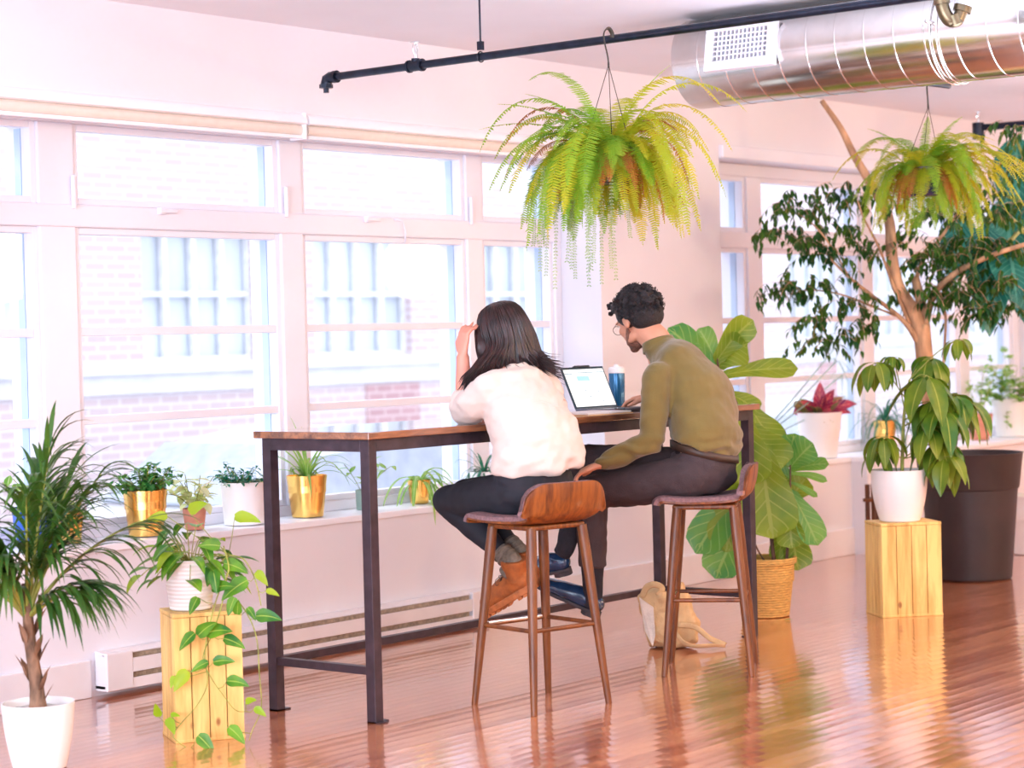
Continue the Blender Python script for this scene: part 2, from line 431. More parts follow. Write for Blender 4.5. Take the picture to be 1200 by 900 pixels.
def brick_mat(name, c1, c2, mortar):
    m, nt, b = _new(name); N, L = nt.nodes, nt.links
    tc = N.new('ShaderNodeTexCoord'); sp = N.new('ShaderNodeSeparateXYZ'); L.new(tc.outputs['Object'], sp.inputs[0])
    cb = N.new('ShaderNodeCombineXYZ'); L.new(sp.outputs[0], cb.inputs[0]); L.new(sp.outputs[2], cb.inputs[1])
    br = N.new('ShaderNodeTexBrick'); br.inputs['Scale'].default_value = 1; br.inputs['Brick Width'].default_value = .30; br.inputs['Row Height'].default_value = .10
    br.inputs['Mortar Size'].default_value = .014
    br.inputs['Color1'].default_value = (*c1, 1); br.inputs['Color2'].default_value = (*c2, 1); br.inputs['Mortar'].default_value = (*mortar, 1)
    L.new(cb.outputs[0], br.inputs[0]); L.new(br.outputs[0], b.inputs['Base Color']); setin(b, 'Roughness', .9)
    MATS[name] = m
brick_mat('brick_pale', (.60, .48, .51), (.65, .53, .55), (.72, .67, .71))
brick_mat('brick_red', (.50, .30, .32), (.56, .34, .36), (.66, .5, .52))
mat('stone_ledge', (.72, .72, .76), .8, var=.05, scale=2)
mat('far_glass', (.66, .72, .80), .2, var=.08, scale=.6)
mat('far_frame', (.8, .8, .82), .6)
mat('asphalt', (.62, .63, .68), .9, var=.08, scale=3)
mat('pavement', (.6, .6, .63), .9, var=.05, scale=3)
mat('car_white', (.82, .83, .86), .25, coat=.6)
mat('car_silver', (.60, .63, .70), .25, metal=.2, coat=.6)
mat('car_glass', (.45, .50, .60), .12)
mat('car_trim', (.10, .11, .14), .5)

def glass_mat():
    m, nt, b = _new('window_glass'); N, L = nt.nodes, nt.links
    t = N.new('ShaderNodeBsdfTransparent'); t.inputs[0].default_value = (.97, .985, 1, 1)
    g = N.new('ShaderNodeBsdfGlossy'); g.inputs['Roughness'].default_value = .02
    lw = N.new('ShaderNodeLayerWeight'); pw = N.new('ShaderNodeMath'); pw.operation = 'POWER'; L.new(lw.outputs['Facing'], pw.inputs[0]); pw.inputs[1].default_value = 4
    ma = N.new('ShaderNodeMath'); ma.operation = 'MULTIPLY_ADD'; L.new(pw.outputs[0], ma.inputs[0]); ma.inputs[1].default_value = .4; ma.inputs[2].default_value = .02
    ms = N.new('ShaderNodeMixShader'); L.new(ma.outputs[0], ms.inputs[0]); L.new(t.outputs[0], ms.inputs[1]); L.new(g.outputs[0], ms.inputs[2])
    L.new(ms.outputs[0], N['Material Output'].inputs[0]); N.remove(b)
    MATS['window_glass'] = m
glass_mat()

def duct_mat():
    m, nt, b = _new('galvanised'); N, L = nt.nodes, nt.links
    tc = N.new('ShaderNodeTexCoord'); n = N.new('ShaderNodeTexNoise'); n.inputs['Scale'].default_value = 14; L.new(tc.outputs['Object'], n.inputs[0])
    r = N.new('ShaderNodeValToRGB'); r.color_ramp.elements[0].color = (.62, .60, .58, 1); r.color_ramp.elements[1].color = (.80, .78, .76, 1)
    L.new(n.outputs[0], r.inputs[0]); L.new(r.outputs[0], b.inputs['Base Color'])
    setin(b, 'Metallic', 1.0); setin(b, 'Roughness', .19)
    MATS['galvanised'] = m
duct_mat()
# ================================================================== SETTING
WY, GY = 1.41, 1.72           # inner wall face, glass plane
SILL, HEAD, CEIL = .606, 2.41, 2.81
OPEN = [(-.95, 3.369), (4.53, 8.90)]
m = MB().bb(-9, 13, -9, 1.75, -.1, 0); tag(m.build('floor', 'hardwood', origin=(0, 0, 0)), kind='structure')
m = MB().bb(-9, 13, -9, 1.9, CEIL, CEIL + .12); tag(m.build('ceiling', 'ceiling_paint'), kind='structure')
m = MB()
xs = [-9, OPEN[0][0], OPEN[0][1], OPEN[1][0], OPEN[1][1], 13]
for i in (0, 2, 4): m.bb(xs[i], xs[i+1], WY, 1.9, 0, CEIL)
for a, b in OPEN:
    m.bb(a, b, WY, 1.9, -.1, SILL - .03); m.bb(a, b, WY, 1.9, HEAD, CEIL)
tag(m.build('wall_window', 'wall_paint'), kind='structure')
m = MB().bb(-9, 13, -9.2, -9, 0, CEIL); tag(m.build('wall_back', 'wall_paint'), kind='structure')
m = MB().bb(13, 13.2, -9, 1.9, 0, CEIL); tag(m.build('wall_right', 'wall_paint'), kind='structure')
# boxed-out wall below the far end of the right-hand window
m = MB().bb(5.95, 13, 1.30, WY + .002, 0, SILL - .03); tag(m.build('wall_lower', 'wall_paint'), kind='structure')
m = MB().bb(-9, -.16, WY - .018, WY, 0, .15).bb(2.30, 5.95, WY - .018, WY, 0, .165); tag(m.build('baseboard_window', 'heater_cream', bevel=.004), kind='structure')

def window(idx, x0, x1, panes, sillx1, muntins=(1.47, 1.10)):
    root = empty('window_%d' % idx, (x0, WY, SILL), kind='structure')
    # frame: outer frame, mullions, transom
    f = MB(); y0, y1 = GY - .05, GY + .16
    f.bb(x0, x1, y0, y1, SILL, .655); f.bb(x0, x1, y0, y1, 2.335, HEAD)
    prev = x0
    for a, b in panes + [(x1, x1)]:
        f.bb(prev, a, y0, y1, .655, 2.335); prev = b
    f.bb(x0, x1, y0 - .006, y1, 1.905, 2.0)
    f.build('window_frame', 'trim_white', root, bevel=.006)
    for a, b in panes:
        # stepped sash round each light, and blue strips painting the shaded outer jamb
        s = MB()
        for z0, z1 in ((.655, 1.905), (2.0, 2.335)):
            w = .028
            for k, (ya, yb, ww) in enumerate(((GY - .035, GY + .02, w),)):
                s.bb(a, a + ww, ya, yb, z0, z1); s.bb(b - ww, b, ya, yb, z0, z1)
                s.bb(a + ww, b - ww, ya, yb, z0, z0 + ww); s.bb(a + ww, b - ww, ya, yb, z1 - ww, z1)
        for mz in muntins:
            s.bb(a + .028, b - .028, GY - .03, GY + .02, mz - .018, mz + .018)
        s.build('window_sash', 'trim_white', root, bevel=.003)
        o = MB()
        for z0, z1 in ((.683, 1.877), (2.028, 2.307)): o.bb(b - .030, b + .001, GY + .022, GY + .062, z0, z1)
        o.build('jamb_shade_strip', 'jamb_shade_blue', root)
        for z0, z1 in ((.683, 1.877), (2.028, 2.307)):
            g = MB(); g.add([(a + .02, GY, z0), (b - .02, GY, z0), (b - .02, GY, z1), (a + .02, GY, z1)], [(0, 1, 2, 3)])
            g.build('window_pane', 'window_glass', root)
    m = MB().bb(x0, min(sillx1, x1), WY - .012, GY - .045, SILL - .03, SILL)
    if sillx1 < x1: m.bb(sillx1, x1, 1.28, GY - .045, SILL - .03, SILL)
    m.build('window_sill', 'sill_white', root, bevel=.004)
    return root
w1 = window(1, OPEN[0][0], OPEN[0][1], [(-.80, -.13), (.06, 1.26), (1.405, 2.59), (2.715, 3.31)], 99)
w2 = window(2, OPEN[1][0], OPEN[1][1], [(4.66, 5.225), (5.38, 6.60), (6.74, 7.95), (8.10, 8.80)], 5.94)
# latches on the transom of window 1
for x in (.55, 1.86):
    l = MB().box((x, GY - .075, 1.985), (.10, .018, .018)).box((x - .03, GY - .065, 1.985), (.03, .03, .03))
    l.build('window_latch', 'trim_white', w1, bevel=.004)
for x in (.04, 1.285, 2.61):
    MB().box((x, GY - .065, 2.05), (.016, .02, .14)).build('window_hinge', 'trim_white', w1, bevel=.004)
m = MB().tube([(2.03, GY - .06, 1.99), (2.07, GY - .075, 1.985), (2.10, GY - .07, 1.93), (2.10, GY - .06, 1.87)], .005, 6)
m.build('pull_cord', 'trim_white', w1, smooth=True)
m = MB().bb(OPEN[1][0], OPEN[1][1], WY - .03, WY + .05, HEAD - .015, HEAD + .06); tag(m.build('trim_1', 'trim_white', bevel=.008), kind='structure')

# roller blinds rolled up above the left window
for i, (a, b) in enumerate(((-.94, 1.16), (1.175, 3.36))):
    root = empty('roller_blind', ((a + b) / 2, 1.45, 2.32), ('white roller blind rolled up above the left half of the long window' if i == 0 else
                 'white roller blind rolled up above the window half behind the hanging fern'), 'blind', 'roller blinds on the long window')
    c = MB(); prof = []
    for k in range(9):
        t = PI / 2 * k / 8; prof.append((-.035 - .03 * math.sin(t), .06 + .045 * math.cos(t)))
    pr = [(.03, .105)] + prof + [(-.055, .055), (.03, .055)]
    c.rings([[V((x, 1.45 + y, 2.32 + z)) for y, z in pr] for x in (a, b)])
    c.build('cassette', 'blind_white', root)
    MB().tube([(a + .01, 1.43, 2.352), (b - .01, 1.43, 2.352)], .027, 20).build('fabric_roll', 'blind_fabric', root, smooth=True, auto=40)
    MB().bb(a + .01, b - .01, 1.405, 1.425, 2.312, 2.328).build('bottom_bar', 'blind_white', root, bevel=.003)
    MB().bb(b - .012, b, 1.39, 1.49, 2.31, 2.428).build('end_cap', 'blind_white', root, bevel=.004)

# baseboard heater
root = empty('baseboard_heater', (1.05, 1.36, 0), 'long cream baseboard heater with perforated dark slots under the window', 'heater')
X0, X1, YB = -.13, 2.29, WY - .001
m = MB()
m.bb(X0, X1, 1.345, YB, .030, .045); m.bb(X0 + .14, X1 - .13, 1.335, 1.345, .085, .142)       # bottom lip, front plate
m.bb(X0 + .14, X1 - .13, 1.338, 1.346, .02, .062)
m.rings([[V((x, y, z)) for y, z in ((1.345, .165), (1.37, .180), (YB, .180), (YB, .172), (1.372, .172), (1.35, .160))] for x in (X0, X1)])
m.build('casing', 'heater_cream', root, bevel=.002)
for a, b in ((X0, X0 + .14), (X1 - .13, X1)):
    MB().bb(a, b, 1.333, YB, .02, .176).build('end_cap', 'heater_cream', root, bevel=.006)
m = MB().bb(X0 + .14, X1 - .13, 1.36, 1.38, .045, .172)
m.build('fin_grille', 'heater_dark', root)
for z0, z1 in ((.062, .085), (.142, .160)):
    m = MB(); pf = []
    for k in range(240):
        x = X0 + .145 + k * (X1 - X0 - .28) / 240; pf += [(x, 1.358), (x + .0035, 1.350)]
    m.add([(x, y, z) for z in (z0, z1) for x, y in pf], [(i, i + 1, i + 1 + len(pf), i + len(pf)) for i in range(len(pf) - 1)])
    m.build('fin_grille', 'heater_fin', root)

# ------------------------------------------------------------------ pipes, duct
root = empty('ceiling_pipe', (1.0, -1, 2.55), 'black pipe run below the ceiling that the large fern hangs from', 'pipe')
pe = V((1.035, 1.12, 2.55)); pd = (V((.955, -3.2, 2.55)) - pe).normalized()
MB().tube([pe, pe + pd * 5.4], .0165, 20).build('pipe_run', 'pipe_black', root, smooth=True, auto=50)
m = MB().tube([pe + pd * .03, pe, pe + V((0, .02, -.006)), pe + V((0, .028, -.03))], .025, 16).tube([pe + V((0, .028, -.028)), pe + V((0, .028, -.045))], .03, 8).tube([pe + V((0, .028, -.04)), pe + V((0, .028, -.065))], .012, 8)
m.tube([pe + pd * .02, pe + pd * .04], .027, 16); m.build('elbow', 'pipe_black', root, smooth=True, auto=40)
tp = pe + pd * .50
m = MB().tube([tp - pd * .035, tp + pd * .035], .023, 16).tube([tp, tp + V((0, 0, .03))], .018, 12)
for s in (-1, 1): m.tube([tp + pd * s * .030, tp + pd * s * .04], .027, 16)
m.build('tee_fitting', 'pipe_black', root, smooth=True, auto=40)
def sprinkler(p, parent, flip=1):
    m = MB().tube([p, p + V((0, 0, .02 * flip))], .010, 10)
    for s in (-1, 1):
        m.tube([p + V((s * .008, 0, .018 * flip)), p + V((s * .015, 0, .035 * flip)), p + V((s * .013, 0, .055 * flip)), p + V((0, 0, .068 * flip))], .003, 6)
    m.tube([p + V((0, 0, .066 * flip)), p + V((0, 0, .070 * flip))], .021, 16); m.tube([p + V((0, 0, .02 * flip)), p + V((0, 0, .06 * flip))], .003, 6)
    return m.build('sprinkler_head', 'chrome', parent, smooth=True, auto=40)
sprinkler(tp + V((0, 0, .03)), root)
hp = pe + pd * .86
m = MB().tube([hp + V((0, 0, .04)), V((hp.x, hp.y, CEIL))], .004, 8).box(hp + V((0, 0, .045)), (.02, .022, .035))
m.tube([hp + V((0, 0, .02)) + V((math.cos(a) * .021, 0, math.sin(a) * .021 - .02)) for a in [k * PI / 8 for k in range(17)]], .003, 6)
m.build('rod_hanger', 'pipe_black', root, smooth=True, auto=40)

# far black pipe with its sprinkler
p0 = at(1146, 133, 13.0); p0.z = 2.60
root = empty('ceiling_pipe', p0, 'black pipe with hanging rod seen beyond the right-hand fern', 'pipe')
p1 = p0 + V((.1, -4.5, 0))
MB().tube([p0, p1], .021, 16).build('pipe_run', 'pipe_black', root, smooth=True, auto=50)
MB().tube([p0 + V((0, 0, -.07)), p0 + V((0, 0, .03))], .036, 14).build('tee_fitting', 'pipe_black', root, smooth=True, auto=40)
sprinkler(p0 + V((0, 0, .03)), root)
q = p0 + (p1 - p0).normalized() * .62
MB().tube([q, V((q.x, q.y, CEIL))], .006, 8).build('rod_hanger', 'pipe_black', root)

DX, DZ, DR, DY = 2.31, 2.605, .198, .10
root = empty('air_duct', (DX, DY, DZ), 'round galvanised spiral duct hanging under the ceiling', 'duct')
m = MB(); N = 64
rings = []; y = DY
while y > -8:
    for dy, r in ((0, DR), (.002, DR), (.128, DR), (.130, DR), (.1325, DR + .0016), (.1355, DR + .0016)):
        rings.append([V((DX + r * math.cos(2*PI*k/N), y - dy - .06 * (k / N), DZ + r * math.sin(2*PI*k/N))) for k in range(N)])
    y -= .138
m.rings(rings, cap=True); m.build('duct_tube', 'galvanised', root, smooth=True, auto=15)
m = MB(); a0 = -8.0
yy = -1.2
for dy in (0, .03):
    m.tube([(DX + (DR + .008) * math.cos(a), yy - dy, DZ + (DR + .008) * math.sin(a)) for a in [2*PI*k/40 for k in range(41)]], .004, 6)
m.tube([(DX - DR, yy - .01, DZ + .03), (DX - DR - .05, yy - .01, DZ + .03)], .008, 6)
m.build('strap_clamp', 'galvanised', root, smooth=True)
# supply grille on the duct flank facing the room
root = empty('air_grille', (DX - DR - .02, -.30, DZ), 'white square-mesh air grille mounted on the duct flank', 'grille')
ang = math.radians(10)
def gpt(u, w, d=0):  # u along -y, w up
    c = V((DX, 0, DZ)) + V((-math.cos(ang), 0, math.sin(ang))) * (DR + .012 + d)
    return c + V((0, GYc - u, 0)) + V((math.sin(ang), 0, math.cos(ang))) * w
GYc = -.30; gw, gh = .355, .215
m = MB()
def gbox(u0, u1, w0, w1, d0, d1, mb):
    P = [gpt(u, w, d) for d in (d0, d1) for u, w in ((u0, w0), (u1, w0), (u1, w1), (u0, w1))]
    mb.add(P, [(0,1,2,3),(4,7,6,5),(0,4,5,1),(1,5,6,2),(2,6,7,3),(3,7,4,0)])
b = .042
gbox(-gw/2, gw/2, -gh/2, -gh/2 + b, -.02, .012, m); gbox(-gw/2, gw/2, gh/2 - b, gh/2, -.02, .012, m)
gbox(-gw/2, -gw/2 + b, -gh/2 + b, gh/2 - b, -.02, .012, m); gbox(gw/2 - b, gw/2, -gh/2 + b, gh/2 - b, -.02, .012, m)
m.build('grille_frame', 'trim_white', root, bevel=.003)
m = MB()
for k in range(1, 13): u = -gw/2 + b + k * (gw - 2*b) / 13; gbox(u - .004, u + .004, -gh/2 + b, gh/2 - b, -.012, .006, m)
for k in range(1, 6): w = -gh/2 + b + k * (gh - 2*b) / 6; gbox(-gw/2 + b, gw/2 - b, w - .003, w + .003, -.010, .008, m)
m.build('louvre_grid', 'trim_white', root)
m = MB(); gbox(-gw/2 + b, gw/2 - b, -gh/2 + b, gh/2 - b, -.03, -.018, m); m.build('backing', 'heater_dark', root)

# brass trap fitting in front of the duct
a = at(1104, -30, 8.3)
root = empty('pipe_trap', a, 'dark brass U-shaped pipe fitting in front of the duct', 'pipe')
pts = smoothpts([at(1104, -60, 8.3), at(1104, -5, 8.3), at(1105, 10, 8.3), at(1112, 23, 8.3), at(1122, 23, 8.3), at(1128, 10, 8.3)], 5)
m = MB().tube(pts, .026, 16); m.tube([at(1103, -3, 8.3), at(1104, 5, 8.3)], .032, 16); m.tube([at(1127, 14, 8.3), at(1129, 7, 8.3)], .036, 16); m.tube([at(1117, 18, 8.3), at(1121, 29, 8.3)], .030, 12)
m.build('trap_bend', 'brass_dark', root, smooth=True, auto=50)
m = MB().tube([at(1129, 7, 8.3), at(1130, 3, 8.3), at(1130, -60, 8.3)], .022, 14); m.build('pipe_stub', 'trim_white', root, smooth=True, auto=50)

# ------------------------------------------------------------------ outside
GZ = -.65
m = MB().bb(-40, 80, 1.9, 60, GZ - .2, GZ); tag(m.build('street', 'asphalt'), kind='structure')
m = MB().bb(-40, 80, 10.6, 12.9, GZ, GZ + .12); tag(m.build('pavement', 'pavement'), kind='structure')
FY = 13.0
root = empty('brick_building', (15, FY, GZ), 'pale brick building with large windows across the street', 'building')
bw = []
x = 1.0
WZ0, WZ1 = 1.22, 2.75
m = MB()
m.bb(-20, 70, FY, FY + 6, GZ, WZ0); m.bb(-20, 70, FY, FY + 6, WZ1, 11)
wins = []
x = 10.42 - 2.77 * 10
while x < 67:
    wins.append((x, x + 1.78)); x += 2.77
prev = -20
for a, b in wins: m.bb(prev, a, FY, FY + 6, WZ0, WZ1); prev = b
m.bb(prev, 70, FY, FY + 6, WZ0, WZ1)
m.build('brick_wall', 'brick_pale', root)
MB().bb(-20, 70, FY - .12, FY, WZ0 - .12, WZ0).bb(-20, 70, FY - .05, FY, WZ0 - .34, WZ0 - .12).build('stone_ledge', 'stone_ledge', root)
for a in (2.99, 14.07, 25.15, 36.23): MB().bb(a, a + 1.0, FY - .02, FY, -.35, WZ0 - .36).build('brick_panel', 'brick_red', root)
for a, b in wins:
    if b < 2 or a > 45: continue
    f = MB()
    for k in range(5): xx = a + (b - a) * k / 4; f.bb(xx - .035, xx + .035, FY + .1, FY + .18, WZ0, WZ1)
    for z in (WZ0 + .03, WZ0 + .78, WZ1 - .03): f.bb(a, b, FY + .11, FY + .17, z - .03, z + .03)
    fo = f.build('far_window', 'far_frame', root)
    MB().bb(a, b, FY + .2, FY + .22, WZ0, WZ1).build('pane', 'far_glass', fo)

def car(x, y, name, body, label, L=4.5, H=1.45):
    root = empty(name, (x, y, GZ), label, 'car', 'parked cars outside')
    prof = [(-.5, .32), (-.5, .62), (-.44, .86), (-.30, .93), (-.14, 1.36), (.02, H), (.20, 1.42), (.33, .98), (.46, .90), (.5, .70), (.5, .32)]
    m = MB(); W = 1.76
    rings = []
    for s, wz in ((-1, .82), (-.97, .94), (-.9, 1), (.9, 1), (.97, .94), (1, .82)):
        rings.append([V((x + px * L, y + s * W / 2 * (1 if z < .95 else .82), GZ + .32 + (z - .32) * wz)) for px, z in prof])
    m.rings(rings); m.build('car_body', body, root, bevel=.04, seg=3, smooth=True, auto=50)
    g = MB()
    for s in (-1, 1):
        yy = y + s * W / 2 * .86
        P = [V((x + a * L, yy + (s * .012 if z > 1.1 else s * .06), GZ + z)) for a, z in ((-.255, .95), (-.135, 1.27), (.03, 1.33), (.17, 1.29), (.27, .98))]
        Q = [p + V((0, -s * .06, 0)) for p in P]; g.rings([P, Q])
    P = [V((x + a * L, y + s * .62, GZ + z)) for a, z, s in ((-.285, .98, -1), (-.15, 1.35, -1), (-.15, 1.35, 1), (-.285, .98, 1))]
    g.rings([P, [p + V((-.02, 0, .02)) for p in P]])
    P = [V((x + a * L, y + s * .62, GZ + z)) for a, z, s in ((.315, 1.03, -1), (.21, 1.40, -1), (.21, 1.40, 1), (.315, 1.03, 1))]
    g.rings([P, [p + V((.02, 0, .02)) for p in P]])
    g.build('car_windows', 'car_glass', root)
    for a in (-.31, .31):
        for s in (-1, 1):
            c = V((x + a * L, y + s * (W / 2 - .1), GZ + .32))
            w = MB().tube([c - V((0, .11, 0)), c + V((0, .11, 0))], .32, 28).build('wheel', 'car_trim', root, smooth=True, auto=40)
            MB().tube([c + V((0, s * .11, 0)), c + V((0, s * .125, 0))], .2, 20).build('hub', 'car_silver', w, smooth=True, auto=40)
car(5.3, 5.6, 'parked_car', 'car_white', 'white car parked outside behind the gold pot on the left sill')
car(10.6, 5.4, 'parked_car', 'car_silver', 'silver car parked outside behind the table, between table legs')
# ================================================================== TABLE
TL, TW, TS, TO, TT, TH, AP = 2.61, .551, .043, .023, 1.069, .027, .996
root = empty('bar_table', (TL / 2, TW / 2, 0), 'long narrow bar-height table with wooden top on a dark steel frame', 'table')
MB().bb(-TO, TL + TO, -TO, TW + TO, TT - TH, TT).build('tabletop', 'table_wood', root, bevel=.003)
for x in (0, TL - TS):
    for y in (0, TW - TS):
        MB().bb(x, x + TS, y, y + TS, .004, TT - TH).build('leg', 'black_steel', root, bevel=.0015)
        s = 1 if y > .1 else -1
        sx = .02 if x < 1 else 0
        if x < 1: f = MB().bb(x - (.0 if s > 0 else .0), x + TS + .0, y - (.022 if s < 0 else .0) , y + TS, 0, .005).bb(x, x + TS + .03, y, y + TS, 0, .005)
        else: f = MB().bb(x - .03, x + TS, y, y + TS, 0, .005)
        f.build('foot_plate', 'black_steel', root)
m = MB().bb(TS, TL - TS, 0, .03, AP, TT - TH).bb(TS, TL - TS, TW - .03, TW, AP, TT - TH).bb(0, .03, TS, TW - TS, AP, TT - TH).bb(TL - .03, TL, TS, TW - TS, AP, TT - TH)
m.build('apron', 'black_steel', root, bevel=.0015)
RZ = .175
for x in (.005, TL - .035): MB().bb(x, x + .03, TS, TW - TS, RZ, RZ + .03).build('end_rail', 'black_steel', root, bevel=.0015)
MB().bb(TS, TL - TS, TW - .037, TW - .005, RZ, RZ + .03).build('long_rail', 'black_steel', root, bevel=.0015)

# ================================================================== STOOLS
def stool(loc, rz, label):
    """local frame: +y is where the sitter looks"""
    r = empty('bar_stool', loc, label, 'stool', None, rz)
    H = .715; W = .205; n = 30
    # shell section along y: flat seat, waterfall front, swept-up back
    path = [(p.x, p.y) for p in smoothpts([V((a, b_, 0)) for a, b_ in ((.195, -.020), (.190, -.006), (.165, .002), (.08, -.004), (-.02, -.006), (-.10, -.002), (-.150, .008), (-.184, .034), (-.200, .075), (-.207, .115), (-.208, .142))], 3)]
    def width(i, y, z):
        if y < -.06:
            t = min(1, max(0, (z + .002) / .075)); t = t * t * (3 - 2 * t); return W * (.82 + .19 * math.sin(t * PI / 2))
        t = min(1, (y + .06) / .12); return W * (.82 + .16 * t) * (.97 if y > .18 else 1)
    def shell(t0, t1, mb, shrink=0.0):
        rings = []
        for i, (y, z) in enumerate(path):
            a = path[max(i-1, 0)]; b2 = path[min(i+1, len(path)-1)]
            t = V((0, b2[0]-a[0], b2[1]-a[1])).normalized(); nn = V((0, t.z, -t.y))
            if nn.z < -.01 or (abs(nn.z) <= .3 and nn.y < 0): nn = -nn
            if y < -.15 and nn.y < 0: nn = -nn
            w = width(i, y, z) - shrink
            top = []; bot = []
            for k in range(n + 1):
                q = k / n * 2 - 1; x = w * q
                # rounded corners of the back, slight dish
                dz = 0; 
                if z > .03:
                    e = max(0, abs(q) - .52) / .48
                    dz = -(.100 * (1 - math.sqrt(max(0, 1 - e * e)))) * min(1, (z - .02) / .11)
                yy = y + .042 * q * q * min(1, max(0, (z - .005) / .05)) + (-.012 * q * q if y > .16 else 0)
                zz = H + z + dz + .006 * q * q * (1 if z < .03 else 0)
                edge = 1 - .35 * max(0, abs(q) - .8) / .2
                top.append(V((x, yy, zz)) + nn * t1 * edge); bot.append(V((x, yy, zz)) + nn * t0 * edge)
            rings.append(top + bot[::-1])
        mb.rings(rings); return mb
    shell(-.004, .020, MB()).build('seat_pad', 'seat_fabric', r, smooth=True, local=True, auto=70)
    shell(-.017, -.003, MB(), .003).build('seat_shell', 'walnut', r, smooth=True, local=True, auto=50)
    m = MB().bb(-.135, .135, -.135, .125, H - .038, H - .018); m.build('seat_frame', 'walnut', r, local=True, bevel=.008, seg=3)
    feet = {}
    for sx in (-1, 1):
        for sy in (-1, 1):
            a = V((sx * .125, sy * .115 - .01, H - .030)); b = V((sx * .185, sy * .178 - .01, 0)); feet[sx, sy] = (a, b)
            MB().tube([a, a.lerp(b, .15), a.lerp(b, .6), b], [.019, .0205, .017, .0125], 20).build('leg', 'walnut_leg', r, smooth=True, local=True, auto=50)
    def on(k, z): a, b = feet[k]; return a.lerp(b, (a.z - z) / (a.z - b.z))
    for i, (k1, k2) in enumerate((((-1, -1), (-1, 1)), ((1, -1), (1, 1)), ((-1, 1), (1, 1)), ((-1, -1), (1, -1)))):
        z = .308
        ms = ['walnut_leg', 'walnut_leg', 'walnut_leg', 'walnut_leg'][i]
        MB().tube([on(k1, z), on(k2, z)], (.0085), 14).build('footrest_bar', ms, r, smooth=True, local=True, auto=50)
        if i == 2:
            MB().tube([on(k1, z + .0 ).lerp(on(k2, z), .08) + V((0, 0, .004)), on(k1, z).lerp(on(k2, z), .92) + V((0, 0, .004))], (.0092), 14).build('metal_sleeve', 'chrome', r, smooth=True, local=True, auto=50)
    return r
stool((.640, -.262, 0), math.radians(-12), 'walnut bar stool under the person in the white blouse')
stool((1.665, -.352, 0), math.radians(30), 'walnut bar stool under the person in the olive sweater')

# ================================================================== CRATES
def crate(loc, rz, w, d, h, label, n=4):
    r = empty('wooden_crate', loc, label, 'crate', None, rz)
    t = .014
    top = MB().bb(-w/2, w/2, -d/2, d/2, h - t, h); top.build('top_board', 'crate_pine', r, local=True, bevel=.002)
    for s in (-1, 1):
        for k in range(n):   # planks of front and back
            x0 = -w/2 + k * w / n; 
            mb = MB(); 
            mb.bb(x0 + .0018, x0 + w / n - .0018, s * d/2 - (t if s > 0 else 0), s * d/2 + (t if s < 0 else 0), .006, h - t - .001)
            if k == 0: P = mb
            else: P.v += []; o = len(P.v); P.v += mb.v; P.f += [[o + q for q in f] for f in mb.f]; P.m += mb.m
        P.build('side_panel', 'crate_pine', r, local=True, bevel=.0015)
        for k in range(n):
            y0 = -d/2 + t + k * (d - 2*t) / n
            mb = MB(); mb.bb(s * w/2 - (t if s > 0 else 0), s * w/2 + (t if s < 0 else 0), y0 + .0018, y0 + (d - 2*t) / n - .0018, .006, h - t - .001)
            if k == 0: P = mb
            else: o = len(P.v); P.v += mb.v; P.f += [[o + q for q in f] for f in mb.f]; P.m += mb.m
        P.build('end_panel', 'crate_pine', r, local=True, bevel=.0015)
    MB().bb(-w/2 - .001, w/2 + .001, -d/2 - .001, d/2 + .001, 0, .012).build('base_board', 'crate_pine', r, local=True, bevel=.002)
    return r
# corner positions come from the floor: near corner, right corner
def crate_at(near, rot, w, d, h, label):
    n = V((near[0], near[1], 0)); a = V((math.cos(rot), math.sin(rot), 0)); b = V((-math.sin(rot), math.cos(rot), 0))
    c = n + a * w / 2 + b * d / 2
    return crate(c, rot, w, d, h, label), c
# rotations measured in the camera frame, converted to the room
rot0 = math.atan2(RGT.y, RGT.x)
c1, C1 = crate_at((-.663, .346), rot0 + .37, .250, .220, .457, 'upright pine crate at left with the trailing pothos standing on it')
c2, C2 = crate_at((3.398, -.211), rot0 + .18, .308, .235, .457, 'upright pine crate in front of the big black planter')

# ================================================================== POTS
def pot(root, c, r0, r1, h, m, soil='soil', rim=.006, lip=0.0, name='pot', belly=.0, saucer=None):
    """c = centre of the base, r0 base radius, r1 rim radius"""
    prof = [(.001, 0), (r0 * .93, 0), (r0, .004)]
    for k in range(1, 9):
        t = k / 8; prof.append((r0 + (r1 - r0) * t + belly * math.sin(PI * t), .004 + (h - .004) * t))
    if lip:
        prof = prof[:-2] + [(prof[-3][0] + .002, h - .030), (r1 + lip, h - .028), (r1 + lip * 1.3, h - .003), (r1 + lip * 1.2, h)]
        r1 = r1 + lip * .3
    prof += [(r1 - rim, h), (r1 - rim * 1.2, h - .02), (r1 - rim * 1.6, h * .6), (.001, h * .6)]
    MB().lathe(prof, c, 48).build(name, m, root, smooth=True, auto=40)
    so = MB(); rr = (r0 + (r1 - r0) * .88) - rim * 1.2 + belly * .3
    rings = []
    for rad, z in ((rr, -.008), (rr * .8, 0), (rr * .4, .006), (.002, .008)):
        rings.append([V(c) + V((rad * math.cos(2*PI*k/24), rad * math.sin(2*PI*k/24), h * .90 + z + R.uniform(-.002, .002))) for k in range(24)])
    so.rings(rings, cap=False).build('soil', soil, root, smooth=True)
    return V(c) + V((0, 0, h * .9))

# ================================================================== PLANTS
def dirv(az, el): return V((math.cos(az) * math.cos(el), math.sin(az) * math.cos(el), math.sin(el)))

